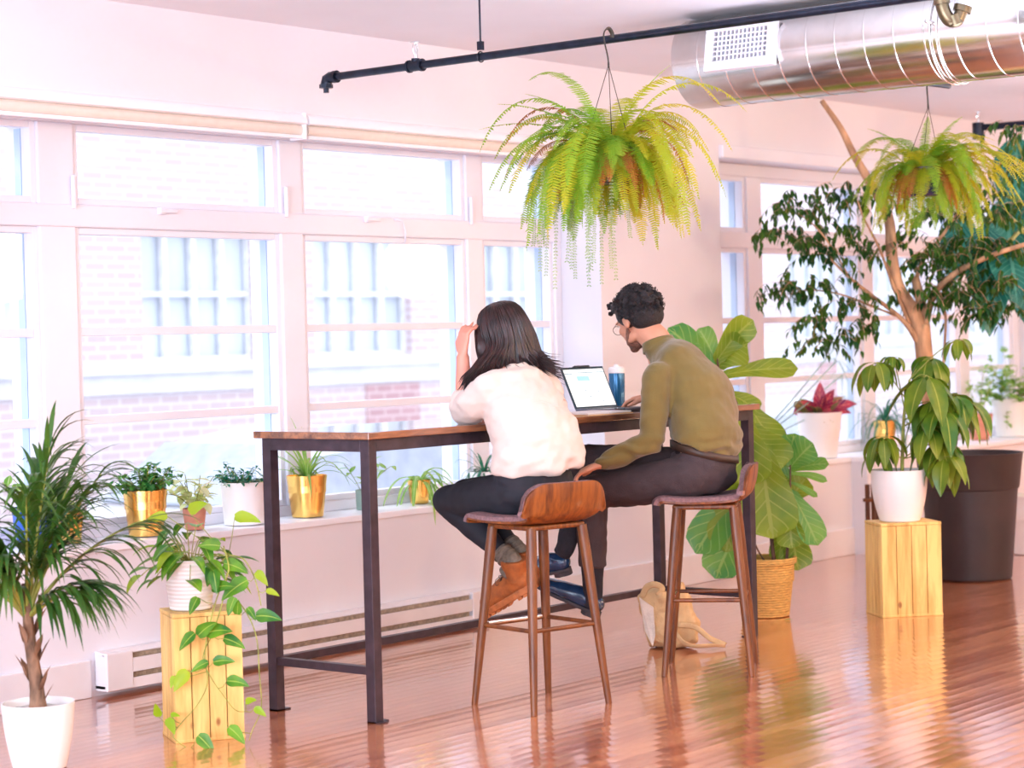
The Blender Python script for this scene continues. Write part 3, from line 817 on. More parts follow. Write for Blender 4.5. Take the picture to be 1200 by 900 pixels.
def arc(base, d, L, droop, n=14, wob=0.0, grav=V((0, 0, -1))):
    d = V(d).normalized(); p = V(base); pts = [p.copy()]; ds = [d.copy()]
    for i in range(n):
        d = (d + grav * droop / n + V((R.uniform(-1, 1), R.uniform(-1, 1), 0)) * wob / n).normalized()
        p = p + d * L / n; pts.append(p.copy()); ds.append(d.copy())
    return pts, ds

def fern_frond(mb, base, d, L, droop, pw=.035, n=26, rach=.0012):
    pts, ds = arc(base, d, L, droop, n, .35)
    mb.tube(pts[::2] + [pts[-1]], [rach, rach * .4], 3, cap=False)
    for i in range(2, n + 1):
        for half in (0, .5):
            if i == n and half: continue
            t = (i + half) / n; p = pts[i].lerp(pts[min(i + 1, n)], half); dd = ds[i]
            side = dd.cross(V((0, 0, 1)))
            if side.length < .1: side = dd.orthogonal()
            side.normalize(); nn = side.cross(dd)
            w = pw * (math.sin(PI * min(1, t * .93 + .07)) ** .6) * R.uniform(.85, 1.1)
            pwid = L / n * .155
            for s in (-1, 1):
                o = (side * s + dd * .25 - nn * .35 * R.uniform(.2, 1.3)).normalized()
                a = p - dd * pwid; b = p + dd * pwid; m1 = p + o * w * .55 + dd * pwid; tip = p + o * w; m0 = p + o * w * .55 - dd * pwid
                mb.add([a, m0, tip, m1, b], [(0, 1, 2, 3, 4)])

def hanging_fern(c, r, pot_m, top, label, nf, spread, warm_right=False, seed=3, azs=(0, 2*PI), size=1.0, name='hanging_fern', gap=.15):
    """c = centre of pot base"""
    R.seed(seed)
    root = empty(name, c, label, 'plant', 'hanging ferns')
    h = .135 * size
    s = pot(root, c, r * .72, r, h, pot_m, rim=.004)
    # hanger: wires to a flat hook
    m = MB(); ap = V(c) + (V(top) - V(c)) * .80
    for k in range(3):
        a = 2 * PI * k / 3 + .5; m.tube([V(c) + V((math.cos(a) * r, math.sin(a) * r, h - .005)), ap], .0016, 5)
    m.build('hanger_wires', 'wire_dark', root, smooth=True)
    t = V(top); hk = MB(); u = V((0, 0, 1)); side = V((1, 0, 0))
    hk.tube(smoothpts([ap - V((0, 0, .01)), ap + V((-.004, 0, .03)), t + V((-.028, 0, -.022)), t + V((-.026, 0, .008)), t + V((0, 0, .026)), t + V((.024, 0, .01)), t + V((.024, 0, -.008))], 5), [(.010, .004)] * 3 + [(.008, .003)] * 28, 8)
    hk.build('hook', 'wire_dark', root, smooth=True)
    gm, ym, dm, pm = MB(), MB(), MB(), MB()
    base = V(c) + V((0, 0, h * .95))
    for i in range(nf):
        az = R.uniform(*azs); el = R.uniform(.25, 1.35); L = spread * R.uniform(.60, 1.10) * (.72 + .33 * min(1, el))
        out = dirv(az, 0).dot(RGT)
        mb = ym if R.random() < .12 + (.75 * max(0, out + .35) if warm_right else .4) else gm  # more yellow to the right paints in the warm light from there
        if R.random() < .07: mb = dm; L *= .8
        fa = dirv(az, 0).dot((-FWD + RGT * gap).normalized())
        if fa > .90: L *= .45; el = max(el, .7)
        b = base + dirv(az, 0) * R.uniform(0, r * .8)
        fern_frond(mb, b, dirv(az, el), L, R.uniform(2.4, 4.4), pw=.047 * size * R.uniform(.8, 1.2), n=28)
    for i in range(int(nf * .35)):   # inner, shorter, tangled and partly dry
        az = R.uniform(0, 2 * PI); mb = dm if R.random() < .45 else (ym if R.random() < .5 else gm)
        fern_frond(mb, base + dirv(az, 0) * r * .6, dirv(az, R.uniform(-.3, .9)), spread * R.uniform(.3, .6), R.uniform(2.5, 4.0), pw=.030 * size, n=18)
    return root, gm, ym, dm, pm, base

fc = V((.950, -.425, 1.985))
root, gm, ym, dm, pm, base = hanging_fern(fc, .105, 'pot_plastic', (.934, -.447, 2.555), 'large lush hanging fern with trailing fronds nearest the camera, over the two people', 170, .58, True, 11)
# thin trailing strings of tiny leaflets
for k in range(26):
    az = R.uniform(0, 2 * PI); st = base + dirv(az, 0) * R.uniform(.10, .30) + V((0, 0, R.uniform(-.12, .0)))
    if (st - base).dot(RGT) > .12: continue
    L = R.uniform(.25, .52); pts, ds = arc(st, V((math.cos(az) * .1, math.sin(az) * .1, -1)), L, .4, 34, .5)
    pm.tube(pts[::3] + [pts[-1]], .0006, 3, cap=False)
    for p, d in zip(pts, ds):
        for s in (-1, 1):
            o = (RGT * s + V((0, 0, -.4)) + FWD * R.uniform(-.5, .5)).normalized(); w = R.uniform(.007, .013)
            pm.add([p, p + o * w * .5 + V((0, 0, .003)), p + o * w, p + o * w * .5 - V((0, 0, .004))], [(0, 1, 2, 3)])
# a few airy fronds standing above the mass
for az, el, L in ((rot0 + PI * .96, .80, .44), (rot0 + PI * .93, .62, .50), (rot0 + .3, 1.15, .38), (rot0 + PI * .85, .95, .40)):
    fern_frond(gm, base, dirv(az, el), L * 1.1, .9, pw=.022, n=26)
gm.build('green_fronds', 'fern_green', root); ym.build('yellow_fronds', 'fern_yellow', root); dm.build('dried_fronds', 'fern_dry', root); pm.build('trailing_strings', 'fern_pale', root)

D2 = 10.3
f2 = at(1082, 230, D2)
root, gm, ym, dm, pm, base = hanging_fern(f2, .098, 'pot_navy', at(1087, 98, D2) + V((.02, 0, .0)), 'smaller yellow-green hanging fern in a navy pot at right, before the tree', 95, .50, False, 5, size=1.0, gap=-.5)
for az, el, L in ((rot0 + 2.6, 1.0, .36), (rot0 + 1.2, 1.2, .34), (rot0 + .6, 1.1, .40)):
    fern_frond(gm, base, dirv(az, el), L, 1.0, pw=.03, n=24)
for k in range(30):   # heavier growth to the right side
    az = rot0 + R.uniform(-.9, .9); fern_frond(ym, base + RGT * R.uniform(0, .12), dirv(az, R.uniform(.1, 1.1)), R.uniform(.42, .60), R.uniform(1.8, 2.8), pw=.034, n=26)
gm.build('green_fronds', 'fern_green', root); ym.build('yellow_fronds', 'fern_yellow', root); dm.build('dried_fronds', 'fern_dry', root)
# small bracket that carries its hook
tp2 = at(1087, 98, D2) + V((.02, 0, 0))
root = empty('ceiling_pipe', (tp2.x, tp2.y - .9, tp2.z), 'short black pipe behind the duct carrying the navy-potted fern', 'pipe')
pa = tp2 + V((-.35, .02, 0)); pb = tp2 + V((.16, -.02, 0))
MB().tube([pa, pb], .013, 14).build('pipe_run', 'pipe_black', root, smooth=True, auto=50)
for q in (pa + V((.05, 0, 0)), pb - V((.05, 0, 0))): MB().tube([q, V((q.x, q.y, CEIL))], .005, 8).build('rod_hanger', 'pipe_black', root)

# ---- palm, lower left
R.seed(21)
pc = V((-1.20, .425, 0))
root = empty('potted_palm', pc, 'tall palm in a smooth white pot on the floor at the left edge', 'plant', 'potted plants on the floor')
pot(root, pc, .088, .121, .222, 'pot_white', 'soil_pale', rim=.006, belly=.006)
tr = [pc + V((0, 0, .19)), pc + RGT * -.005 + V((0, 0, .30)), pc + RGT * -.022 + V((0, 0, .44)), pc + RGT * -.028 + V((0, 0, .62))]
m = MB().tube(smoothpts(tr, 6), [.034, .030, .027, .026, .024, .024, .023, .022, .021, .021, .020, .02, .02, .019, .018, .018, .017, .016, .016], 14)
for k in range(16):
    z = .2 + k * .022; a = R.uniform(0, 6.28); p = pc + RGT * (-.004 - z * .03) + V((0, 0, z)) + dirv(a, 0) * .022
    m.leaf(p, dirv(a, 1.2), .09, .03, 'lance', .2, .3, 3, 3)
m.build('trunk', 'bark_grey', root, smooth=True)
top = tr[-1] - V((0, 0, .12)); g = MB(); st = MB()
def palm_frond(b, d, L, droop, ll=.25, n=22, lw=.017):
    pts, ds = arc(b, d, L, droop, n, .15)
    st.tube(pts, [.008, .002], 7)
    for i in range(int(n * .30), n + 1):
        t = i / n
        for s in (-1, 1):
            side = ds[i].cross(V((0, 0, 1)));
            if side.length < .1: side = ds[i].orthogonal()
            side.normalize()
            o = side * s * (.70 - .38 * t) + ds[i] * (.75 + .45 * t) + V((0, 0, .2))
            g.leaf(pts[i], o, ll * (1.12 - .5 * abs(t - .45)) * R.uniform(.85, 1.1), lw, 'lance', R.uniform(.6, 1.6), .35, 7, 3)
spec = [(-.7, .4, 2.0, .50, 1.3), (-.4, .3, 2.1, .50, 1.5), (-.8, -.2, 1.9, .52, 1.2), (-.25, .5, 1.8, .46, 1.7), (-.45, .1, 2.4, .48, 1.2), (-.6, .5, 1.5, .44, 1.6), (.15, .45, 2.2, .46, 1.1), (-.9, .3, 1.4, .46, 1.4), (-.5, .6, 2.0, .42, 1.8), (.5, .1, 2.2, .44, .9),  # image-right component, toward-camera component, rise, length, droop
    (.30, .15, 2.0, .52, .35), (.62, .10, 1.7, .56, .75), (.95, -.1, 1.5, .52, .9), (.25, -.2, 2.3, .58, .3), (.40, -.4, 1.9, .50, .6), (-.55, .35, 1.75, .52, 1.0),
    (-.25, .7, 1.5, .42, 1.5), (.80, .30, .72, .26, .5), (.75, .5, .95, .24, .6), (.1, -.5, 1.9, .5, .5)]
for a, b2, c, L, dr in spec:
    palm_frond(top, RGT * a - FWD * b2 + V((0, 0, c)), L, dr)
g.build('leaflets', 'palm_green', root, smooth=True); st.build('frond_stems', 'stem_green', root, smooth=True)

# ---- pothos on the left crate
R.seed(31)
pc = C1 + V((0, 0, .457)) + RGT * -.034
root = empty('trailing_pothos', pc, 'pothos in a white ribbed pot with long vines trailing down the left crate', 'plant')
pot(root, pc, .074, .098, .182, 'pot_ribbed', 'soil', rim=.005)
g, lm, stv = MB(), MB(), MB()
top = pc + V((0, 0, .172)); Dp = (pc - CAM).dot(FWD)
for k in range(58):
    az = R.uniform(0, 2 * PI); L = R.uniform(.05, .15); pts, ds = arc(top + dirv(az, 0) * R.uniform(0, .05), dirv(az, R.uniform(.1, 1.4)), L, R.uniform(.4, 1.6), 6, .4)
    stv.tube(pts, .0018, 5)
    d = dirv(az + R.uniform(-.6, .6), R.uniform(-.5, .5)); (g if R.random() < .82 else lm).leaf(pts[-1], d, R.uniform(.07, .115), R.uniform(.046, .066), 'heart', R.uniform(.3, 1.1), .25, 6, 5)
def vine(px, d0, lv):
    pts = smoothpts([at(x, y, Dp + d0) if not isinstance(d0, list) else at(x, y, Dp + d0[i]) for i, (x, y) in enumerate(px)], 7)
    stv.tube(pts, [.0028, .0018], 6)
    for (x, y, ax, ay, L, lime) in lv:
        # leaf at its own spot near the vine, pointing along an image direction
        i = min(range(len(pts)), key=lambda i: (pts[i] - at(x, y, (pts[i] - CAM).dot(FWD))).length)
        dd = (pts[i] - CAM).dot(FWD) - .012; p = at(x, y, dd)
        stv.tube([pts[i], pts[i].lerp(p, .5) + V((0, 0, -.008)), p], .0014, 5)
        v = RGT * ax + V((0, 0, -ay)) - FWD * R.uniform(.1, .4)
        nrm = -FWD + V((0, 0, .55)) + RGT * R.uniform(-.3, .3)
        if L < .01: continue
        L *= 1.18
        (lm if lime else g).leaf(p, v, L, L * R.uniform(.50, .62), 'heart', .35, .22, 8, 5, up=nrm)
fr = -.165
vine([(262, 640), (268, 668), (258, 690), (250, 715), (243, 745), (240, 770), (243, 800), (232, 825), (212, 848), (203, 862), (212, 872), (222, 878)], [-.05, -.09, -.12, -.14, fr, fr, fr, fr, fr-.01, fr-.02, fr-.04, fr-.05],
     [(250, 668, .2, .9, .075, 0), (232, 700, -.4, .6, .06, 0), (228, 742, -.7, .5, .07, 0), (232, 745, .7, -.8, .085, 0), (242, 742, .8, -.35, .09, 0), (220, 786, -.8, .8, .075, 1), (204, 792, -.2, 0.6, .04, 1), (186, 840, -.1, -.9, .048, 1), (196, 842, .5, .7, .055, 1), (200, 838, .7, -.2, .035, 1), (232, 862, .5, .35, .075, 0)])
vine([(268, 660), (262, 700), (250, 740), (238, 770), (248, 795), (262, 815), (276, 832), (290, 834)], [-.06, -.10, -.13, fr, fr, fr, fr, fr + .02],
     [(244, 776, -.9, .2, .06, 0), (250, 776, .9, -.3, .07, 0), (262, 748, .9, .15, .075, 0), (266, 798, .9, -.1, .075, 0), (288, 823, .6, -.4, .045, 1), (298, 830, .8, .3, .045, 1)])
vine([(248, 672), (262, 690), (285, 712), (300, 745), (304, 790), (306, 830), (296, 855), (292, 868)], [-.08, -.1, -.12, -.14, -.15, -.15, -.17, -.18],
     [(248, 690, .9, -.4, .085, 0), (275, 700, -.2, .4, .06, 0), (300, 722, .9, -.15, .085, 0), (278, 720, .1, -.9, .05, 0), (290, 712, .4, .4, .05, 0), (266, 850, -.4, 1.0, .0, 0), (268, 852, .6, .35, .075, 0)])
vine([(268, 650), (285, 655), (296, 672), (302, 690), (306, 710)], [-.05, -.06, -.08, -.1, -.1],
     [(262, 660, .9, .1, .085, 0), (250, 662, -.3, .8, .07, 0), (290, 680, -.9, .35, .10, 0), (300, 670, .7, .5, .06, 1), (312, 692, .8, .1, .045, 1), (258, 640, -.8, -.3, .07, 0), (275, 606, 1, -.1, .085, 1), (222, 600, .7, -.6, .07, 1), (196, 605, -.9, -.1, .07, 1), (204, 645, -.9, .2, .07, 0)])
g.build('green_leaves', 'pothos_green', root, smooth=True); lm.build('lime_leaves', 'pothos_lime', root, smooth=True); stv.build('vines', 'stem_green', root, smooth=True)

# ---- window sill pots ------------------------------------------------------------------
SG = 'potted plants on the window sill'
def sillpot(x, y, r0, r1, h, m, label, name='potted_plant', soil='soil', z=SILL, belly=0):
    root = empty(name, (x, y, z), label, 'plant', SG)
    return root, pot(root, (x, y, z), r0, r1, h, m, soil, rim=.004, belly=belly)
def bushy(root, top, n, H, W, leaf, lm, shape='ovate', lw=.5, stem='stem_green', el=(.5, 1.5), droop=.6, name='leaves', nl=5, lel=(-.3, .9)):
    g, st = MB(), MB()
    for k in range(n):
        az = R.uniform(0, 2 * PI); L = H * R.uniform(.5, 1)
        pts, ds = arc(top + dirv(az, 0) * R.uniform(0, W * .4), dirv(az, R.uniform(*el)), L, droop, 6, .4)
        st.tube(pts, .0016, 4)
        for i in range(nl):
            q = pts[R.randint(2, 6)]; a = R.uniform(0, 2 * PI)
            g.leaf(q, dirv(a, R.uniform(*lel)), leaf * R.uniform(.7, 1.2), leaf * lw, shape, R.uniform(.2, .8), .25, 4, 3)
    g.build(name, lm, root, smooth=True); st.build('stems', stem, root, smooth=True)
def straps(root, top, n, L, W, lm, el=(.6, 1.4), droop=(1., 2.), name='leaves', seg=9):
    g = MB()
    for k in range(n):
        az = R.uniform(0, 2 * PI)
        g.leaf(top + dirv(az, 0) * R.uniform(0, .02), dirv(az, R.uniform(*el)), L * R.uniform(.6, 1.1), W * R.uniform(.8, 1.1), 'strap', R.uniform(*droop), .35, seg, 3)
    g.build(name, lm, root, smooth=True)
R.seed(41)
root, t = sillpot(.275, 1.535, .071, .094, .195, 'pot_gold', 'leafy plant in a large shiny gold pot at the left end of the sill')
bushy(root, t, 44, .15, .13, .042, 'jade_green', 'ovate', .6, el=(.6, 1.5), nl=8)
root, t = sillpot(-.10, 1.585, .052, .066, .13, 'pot_gold', 'small gold pot half hidden behind the palm fronds')
bushy(root, t, 10, .12, .06, .06, 'teal_green', 'lance', .3)
root, t = sillpot(-.33, 1.50, .07, .095, .17, 'pot_blue', 'blue pot behind the palm at the left edge')
bushy(root, t, 16, .16, .1, .07, 'spider_green', 'ovate', .5)
root, t = sillpot(.560, 1.545, .040, .052, .095, 'terracotta', 'small terracotta pot with pale cream-leaved plant behind the pothos')
bushy(root, t, 16, .19, .06, .07, 'pale_leaf', 'ovate', .62, el=(.7, 1.5), nl=4)
root, t = sillpot(.850, 1.540, .088, .102, .19, 'pot_white', 'white pot with dense teal-green succulent stems left of the table leg')
bushy(root, t, 34, .12, .12, .036, 'teal_green', 'lance', .42, el=(.4, 1.5), nl=8)
root, t = sillpot(1.255, 1.545, .072, .094, .192, 'pot_gold', 'large gold pot with a spider plant seen through the end of the table')
straps(root, t, 24, .30, .016, 'spider_green', (.8, 1.5), (.8, 1.9))
root, t = sillpot(1.65, 1.56, .036, .040, .098, 'grey_leaf', 'tiny pale glass pot with a sprig behind the table leg')
bushy(root, t, 7, .17, .05, .06, 'spider_green', 'ovate', .45, el=(.9, 1.5), nl=4)
root, t = sillpot(2.045, 1.56, .044, .058, .118, 'pot_gold', 'small gold pot with a wide-arching spider plant beside the blouse wearer')
straps(root, t, 26, .30, .022, 'spider_green', (.3, 1.4), (1.6, 2.8))
root, t = sillpot(2.56, 1.575, .060, .074, .125, 'pot_white', 'white pot with thin blue-green leaves next to the small gold pot')
straps(root, t, 40, .20, .012, 'teal_green', (.3, 1.4), (.8, 1.8))
root, t = sillpot(3.05, 1.565, .060, .074, .12, 'pot_white', 'white pot with trailing leaves on the sill behind the seated people')
bushy(root, t, 14, .14, .08, .05, 'spider_green', 'ovate', .5)

# croton in big white pot on the sill of the right window
R.seed(43)
cp = at(958, 537, 14.1); cp.z = .606
cp = V((5.80, 1.545, .606))
root = empty('potted_croton', cp, 'pink and red leaved croton in a tall white pot on the sill', 'plant')
t = pot(root, cp, .105, .142, .285, 'pot_white', rim=.006)
g, g2, st = MB(), MB(), MB()
for a, u, L in ((-1, .55, .17), (-.75, .8, .17), (.05, 1.6, .20), (.35, 1.5, .19), (.6, 1.0, .16), (1.0, .9, .19), (.9, .45, .15), (-.3, .5, .15), (.2, .35, .13), (-.5, 1.0, .14), (.1, .9, .15)):
    b = t + RGT * a * .03; e = b + V((0, 0, .02)) + RGT * a * .03
    st.tube([b, e], .005, 6)
    (g if R.random() < .8 else g2).leaf(e, RGT * a + V((0, 0, u)) - FWD * R.uniform(-.2, .5), L, L * .42, 'ovate', .55, .35, 8, 5, up=-FWD + V((0, 0, .6)))
for k in range(12):
    az = R.uniform(0, 6.28); g2.leaf(t, dirv(az, R.uniform(.2, 1.1)), .15, .06, 'ovate', .7, .3, 7, 5)
g.build('red_leaves', 'croton_red', root, smooth=True); g2.build('green_leaves', 'croton_green', root, smooth=True); st.build('stems', 'stem_brown', root, smooth=True)

# pale airy umbrella-sedge behind the fig
R.seed(44)
sp = V((5.05, 1.555, .606))
root = empty('potted_sedge', sp, 'thin pale umbrella sedge on the sill behind the fiddle-leaf fig', 'plant', SG)
t = pot(root, sp, .06, .08, .14, 'pot_white')
g, st = MB(), MB()
for (x, y) in ((878, 425), (900, 440), (885, 405), (908, 468)):
    top = at(x, y, 14.0); top.y = min(max(top.y, 1.50), 1.60)
    st.tube(smoothpts([t, t.lerp(top, .5) + RGT * .01, top], 6), .004, 6)
    for k in range(20):
        g.leaf(top, dirv(k * .33 + R.uniform(-.1, .1), R.uniform(-.2, .9)), R.uniform(.12, .22), .007, 'lance', .7, .2, 5, 3)
g.build('leaves', 'grey_leaf', root, smooth=True); st.build('stems', 'grey_leaf', root, smooth=True)

# right sill
R.seed(45)
def right_sill(px, yy, r0, r1, h, m, label, name='potted_plant', ymid=1.50, **k):
    # slide along the sill until the pot projects at column px
    x = 6.0; best = None
    for i in range(400):
        x = 6.0 + i * .01; v = V((x, ymid, SILL)) - CAM; q = 600 + FPX * v.dot(RGT) / v.dot(FWD)
        if best is None or abs(q - px) < best[0]: best = (abs(q - px), x)
    return sillpot(best[1], ymid, r0, r1, h, m, label, name, **k)
root, t = right_sill(1036, 0, .055, .075, .20, 'pot_gold', 'tall gold pot with drooping narrow leaves left of the schefflera')
straps(root, t, 46, .40, .013, 'teal_green', (.5, 1.45), (1.4, 2.6))
root, t = right_sill(1147, 0, .062, .095, .185, 'terracotta', 'terracotta pot with a sparse sprig between the tree and the bushy white pot')
bushy(root, t, 7, .42, .06, .05, 'spider_green', 'ovate', .6, el=(1.1, 1.5), droop=.3, nl=6)
root, t = right_sill(1186, 0, .115, .15, .27, 'pot_white', 'large white pot with a bushy light-green plant at the right end of the sill')
bushy(root, t, 40, .42, .2, .062, 'spider_green', 'ovate', .8, el=(.3, 1.5), nl=9)
bushy(root, t, 8, .3, .2, .05, 'fern_green', 'ovate', .8, el=(-.2, .4), droop=2.5, nl=6, name='trailing_leaves')

# ---- fiddle-leaf fig in the woven pot
R.seed(51)
pc = V((3.215, .335, 0)); Df = (pc - CAM).dot(FWD)
root = empty('fiddle_leaf_fig', pc, 'fiddle-leaf fig with big lime leaves in a tan woven pot behind the far stool', 'plant')
pot(root, pc, .114, .148, .290, 'wicker', rim=.006, lip=.006)
g, g2, st = MB(), MB(), MB()
s1 = smoothpts([at(908, 665, Df), at(905, 640, Df), at(902, 610, Df), at(893, 570, Df - .02), at(880, 520, Df - .04), at(862, 470, Df - .05), at(845, 445, Df - .05), at(839, 410, Df - .05)], 6)
s2 = smoothpts([at(921, 668, Df), at(923, 640, Df), at(926, 600, Df - .02), at(926, 545, Df - .03)], 6)
s3 = smoothpts([at(900, 664, Df + .03), at(886, 640, Df + .02), at(872, 600, Df)], 6)
st.tube(s1, [.011, .005], 10); st.tube(s2, [.009, .004], 8); st.tube(s3, [.005, .003], 7)
def fl(x, y, tx, ty, dd, W, m=0, near=.05, droop=.35, up=None, wave=.05):
    a = at(x, y, Df + dd); b = at(tx, ty, Df + dd - near); v = b - a; L = v.length
    v = v + V((0, 0, droop * L * .55))
    (g, g2)[m].leaf(a, v, L * 1.06, W, 'fiddle', droop, .18, 12, 7, up=up or (-FWD + V((0, 0, .5)) + RGT * R.uniform(-.25, .25)), wave=wave)
# upper crown over the man's back
fl(845, 455, 792, 383, -.05, .13, 1, .02); fl(838, 445, 790, 400, 0, .13, 0, -.1)
fl(839, 425, 822, 386, -.05, .10, 1, .0); fl(839, 425, 876, 374, -.05, .12, 0, .05); fl(840, 430, 872, 400, .0, .15, 0, .1)
fl(845, 440, 930, 428, -.05, .095, 0, -.05, .15); fl(841, 470, 815, 455, .05, .09, 0, -.1); fl(860, 480, 845, 500, .0, .1, 0, -.1)
fl(855, 462, 888, 480, .0, .10, 0, .0)
# mid mass
fl(868, 480, 880, 565, -.04, .19, 0, .1, .2); fl(878, 500, 915, 545, .0, .17, 0, .1, .3); fl(880, 480, 908, 525, .05, .16, 0, .0, .3); fl(880, 540, 850, 640, .05, .20, 0, .1, .2)
fl(890, 520, 905, 625, -.06, .24, 0, .1, .15); fl(886, 545, 855, 585, .06, .16, 0, 0); fl(893, 590, 920, 560, .04, .16, 0, 0)
fl(885, 560, 815, 640, .04, .17, 1, .1, .3); fl(878, 600, 838, 672, .02, .17, 1, .1, .3); fl(880, 550, 858, 640, .12, .14, 0, 0)
# right-hand stem
fl(926, 548, 950, 520, -.02, .13, 1, .05, .2); fl(926, 548, 930, 510, .02, .12, 1, .0, .2); fl(926, 552, 968, 540, .0, .06, 1, .05, .3)
fl(926, 555, 968, 560, -.02, .035, 1, .05, .3); fl(926, 565, 957, 580, -.02, .03, 1, .05, .2); fl(926, 560, 895, 545, .05, .12, 1, 0)
fl(925, 590, 942, 560, .06, .12, 0, 0); fl(926, 575, 958, 635, -.03, .13, 1, .05, .2); fl(924, 595, 928, 640, -.06, .12, 0, .03, .15); fl(925, 610, 935, 665, .03, .14, 0, .0, .15); fl(924, 600, 912, 655, .07, .10, 0, .0, .15)
fl(872, 600, 862, 640, .0, .1, 1, 0)
g.build('lime_leaves', 'fiddle_green', root, smooth=True); g2.build('green_leaves', 'fiddle_new', root, smooth=True); st.build('stems', 'stem_brown', root, smooth=True)

# fallen leaf
m = MB(); p = V((3.10, .16, .004)); m.leaf(p, (1, -.9, .1), .045, .02, 'ovate', .1, .3, 5, 3); tag(m.build('fallen_leaf', 'fiddle_new', smooth=True), 'small green leaf lying on the floor in front of the woven pot', 'leaf')

# ---- schefflera on the right crate
R.seed(61)
pc = C2 + V((0, 0, .457)) + RGT * -.012
root = empty('potted_schefflera', pc, 'umbrella plant with drooping leaf fans in a white pot on the right crate', 'plant')
pot(root, pc, .098, .137, .252, 'pot_white', rim=.006, belly=.012)
Ds = (pc - CAM).dot(FWD)
g, st = MB(), MB()
stem = smoothpts([at(1057, 555, Ds), at(1058, 520, Ds), at(1060, 480, Ds), at(1066, 445, Ds)], 6); st.tube(stem, [.010, .006], 8)
def umb(jx, jy, hx, hy, dd, n, L, spreadx=1.0, W=.42, droop=1.5):
    i = min(range(len(stem)), key=lambda i: (stem[i] - at(jx, jy, Ds)).length)
    h = at(hx, hy, Ds + dd); st.tube(smoothpts([stem[i], stem[i].lerp(h, .55) + V((0, 0, .02)), h], 5), .003, 6)
    n += 1
    for k in range(n):
        az = 2 * PI * k / n + R.uniform(-.2, .2); d = dirv(az, R.uniform(-.5, .15)); e = h + d * .03
        st.tube([h, e], .0015, 4)
        g.leaf(e, d + V((0, 0, -.2)), L * R.uniform(.70, 1.0), L * W * R.uniform(.75, .95), 'ovate', droop * R.uniform(.8, 1.3), .22, 8, 5, wave=.03)
umb(1062, 470, 1026, 425, -.02, 7, .20); umb(1060, 478, 1046, 418, .05, 6, .10); umb(1066, 446, 1090, 418, .05, 5, .22, W=.5); umb(1066, 446, 1122, 398, -.02, 6, .13)
umb(1062, 485, 1095, 470, -.05, 8, .26, W=.42); umb(1062, 490, 1118, 462, 0, 8, .26); umb(1060, 500, 1105, 480, -.12, 7, .26); umb(1060, 500, 1130, 470, .08, 6, .24)
umb(1058, 530, 1035, 512, -.06, 6, .18); umb(1058, 530, 1088, 500, -.10, 7, .20); umb(1058, 540, 1030, 530, .02, 5, .16); umb(1058, 535, 1100, 520, -.02, 7, .24); umb(1064, 450, 1086, 440, -.08, 5, .30, W=.45, droop=.9)
umb(1058, 535, 1108, 535, -.10, 5, .22)
g.build('leaf_fans', 'schefflera_green', root, smooth=True); st.build('stems', 'stem_green', root, smooth=True)

# ---- ficus tree in the big black planter
R.seed(71)
pc = V((5.06, .21, 0)) + RGT * .05; Dt = (pc - CAM).dot(FWD)
root = empty('weeping_fig_tree', pc, 'tall weeping fig tree in the very large black planter at right', 'plant')
prof = [(.001, 0), (.21, 0), (.222, .01), (.262, .50), (.268, .505), (.272, .52), (.292, .69), (.296, .70), (.283, .70), (.275, .66), (.001, .66)]
MB().lathe(prof, pc, 64).build('planter', 'pot_black', root, smooth=True, auto=35)
MB().lathe([(.274, .655), (.1, .665), (.001, .668)], pc, 40).build('soil', 'soil', root, smooth=True)
tr = MB(); lv = MB(); tw = MB()
def T(pts, dd=0): return [at(x, y, Dt + (dd if not isinstance(dd, list) else dd[i])) for i, (x, y) in enumerate(pts)]
def limb(pts, dd, r0, r1, n=6):
    P = smoothpts(T(pts, dd), n); tr.tube(P, [r0 + (r1 - r0) * i / (len(P) - 1) for i in range(len(P))], 12); return P
trunk = limb([(1104, 545), (1096, 500), (1088, 455), (1083, 415), (1080, 380)], [-.05, 0, .02, .03, .03], .055, .047)
b1 = limb([(1081, 395), (1070, 365), (1052, 335), (1045, 300), (1041, 255), (1020, 215), (1000, 180), (985, 150), (963, 118)], [.03, .02, 0, 0, 0, .02, .05, .08, .1], .044, .014)
b2 = limb([(1082, 400), (1080, 360), (1072, 325)], [.03, .06, .1], .036, .024)
b3 = limb([(1082, 385), (1095, 345), (1120, 320), (1160, 300), (1205, 285)], [.03, 0, -.05, -.1, -.15], .022, .012)
b4 = limb([(1080, 410), (1066, 385), (1050, 368), (1020, 345), (995, 325), (970, 300)], [.03, 0, 0, -.05, -.1, -.1], .017, .006)
b5 = limb([(1066, 380), (1045, 330), (1030, 290), (1012, 255), (1005, 235)], [0, -.05, -.1, -.1, -.1], .010, .004)
b6 = limb([(1100, 345), (1108, 370), (1106, 420), (1103, 480)], [0, .1, .1, .1], .009, .006)
b7 = limb([(1072, 330), (1085, 300), (1105, 275), (1125, 245)], [.1, .1, .05, 0], .014, .006)
b8 = limb([(1050, 370), (1020, 358), (985, 345), (950, 340), (925, 345)], [0, .05, .1, .1, .1], .007, .003)
b9 = limb([(995, 325), (975, 290), (955, 265), (935, 250)], [-.1, -.15, -.2, -.2], .006, .003)
tr.build('trunk', 'bark', root, smooth=True)
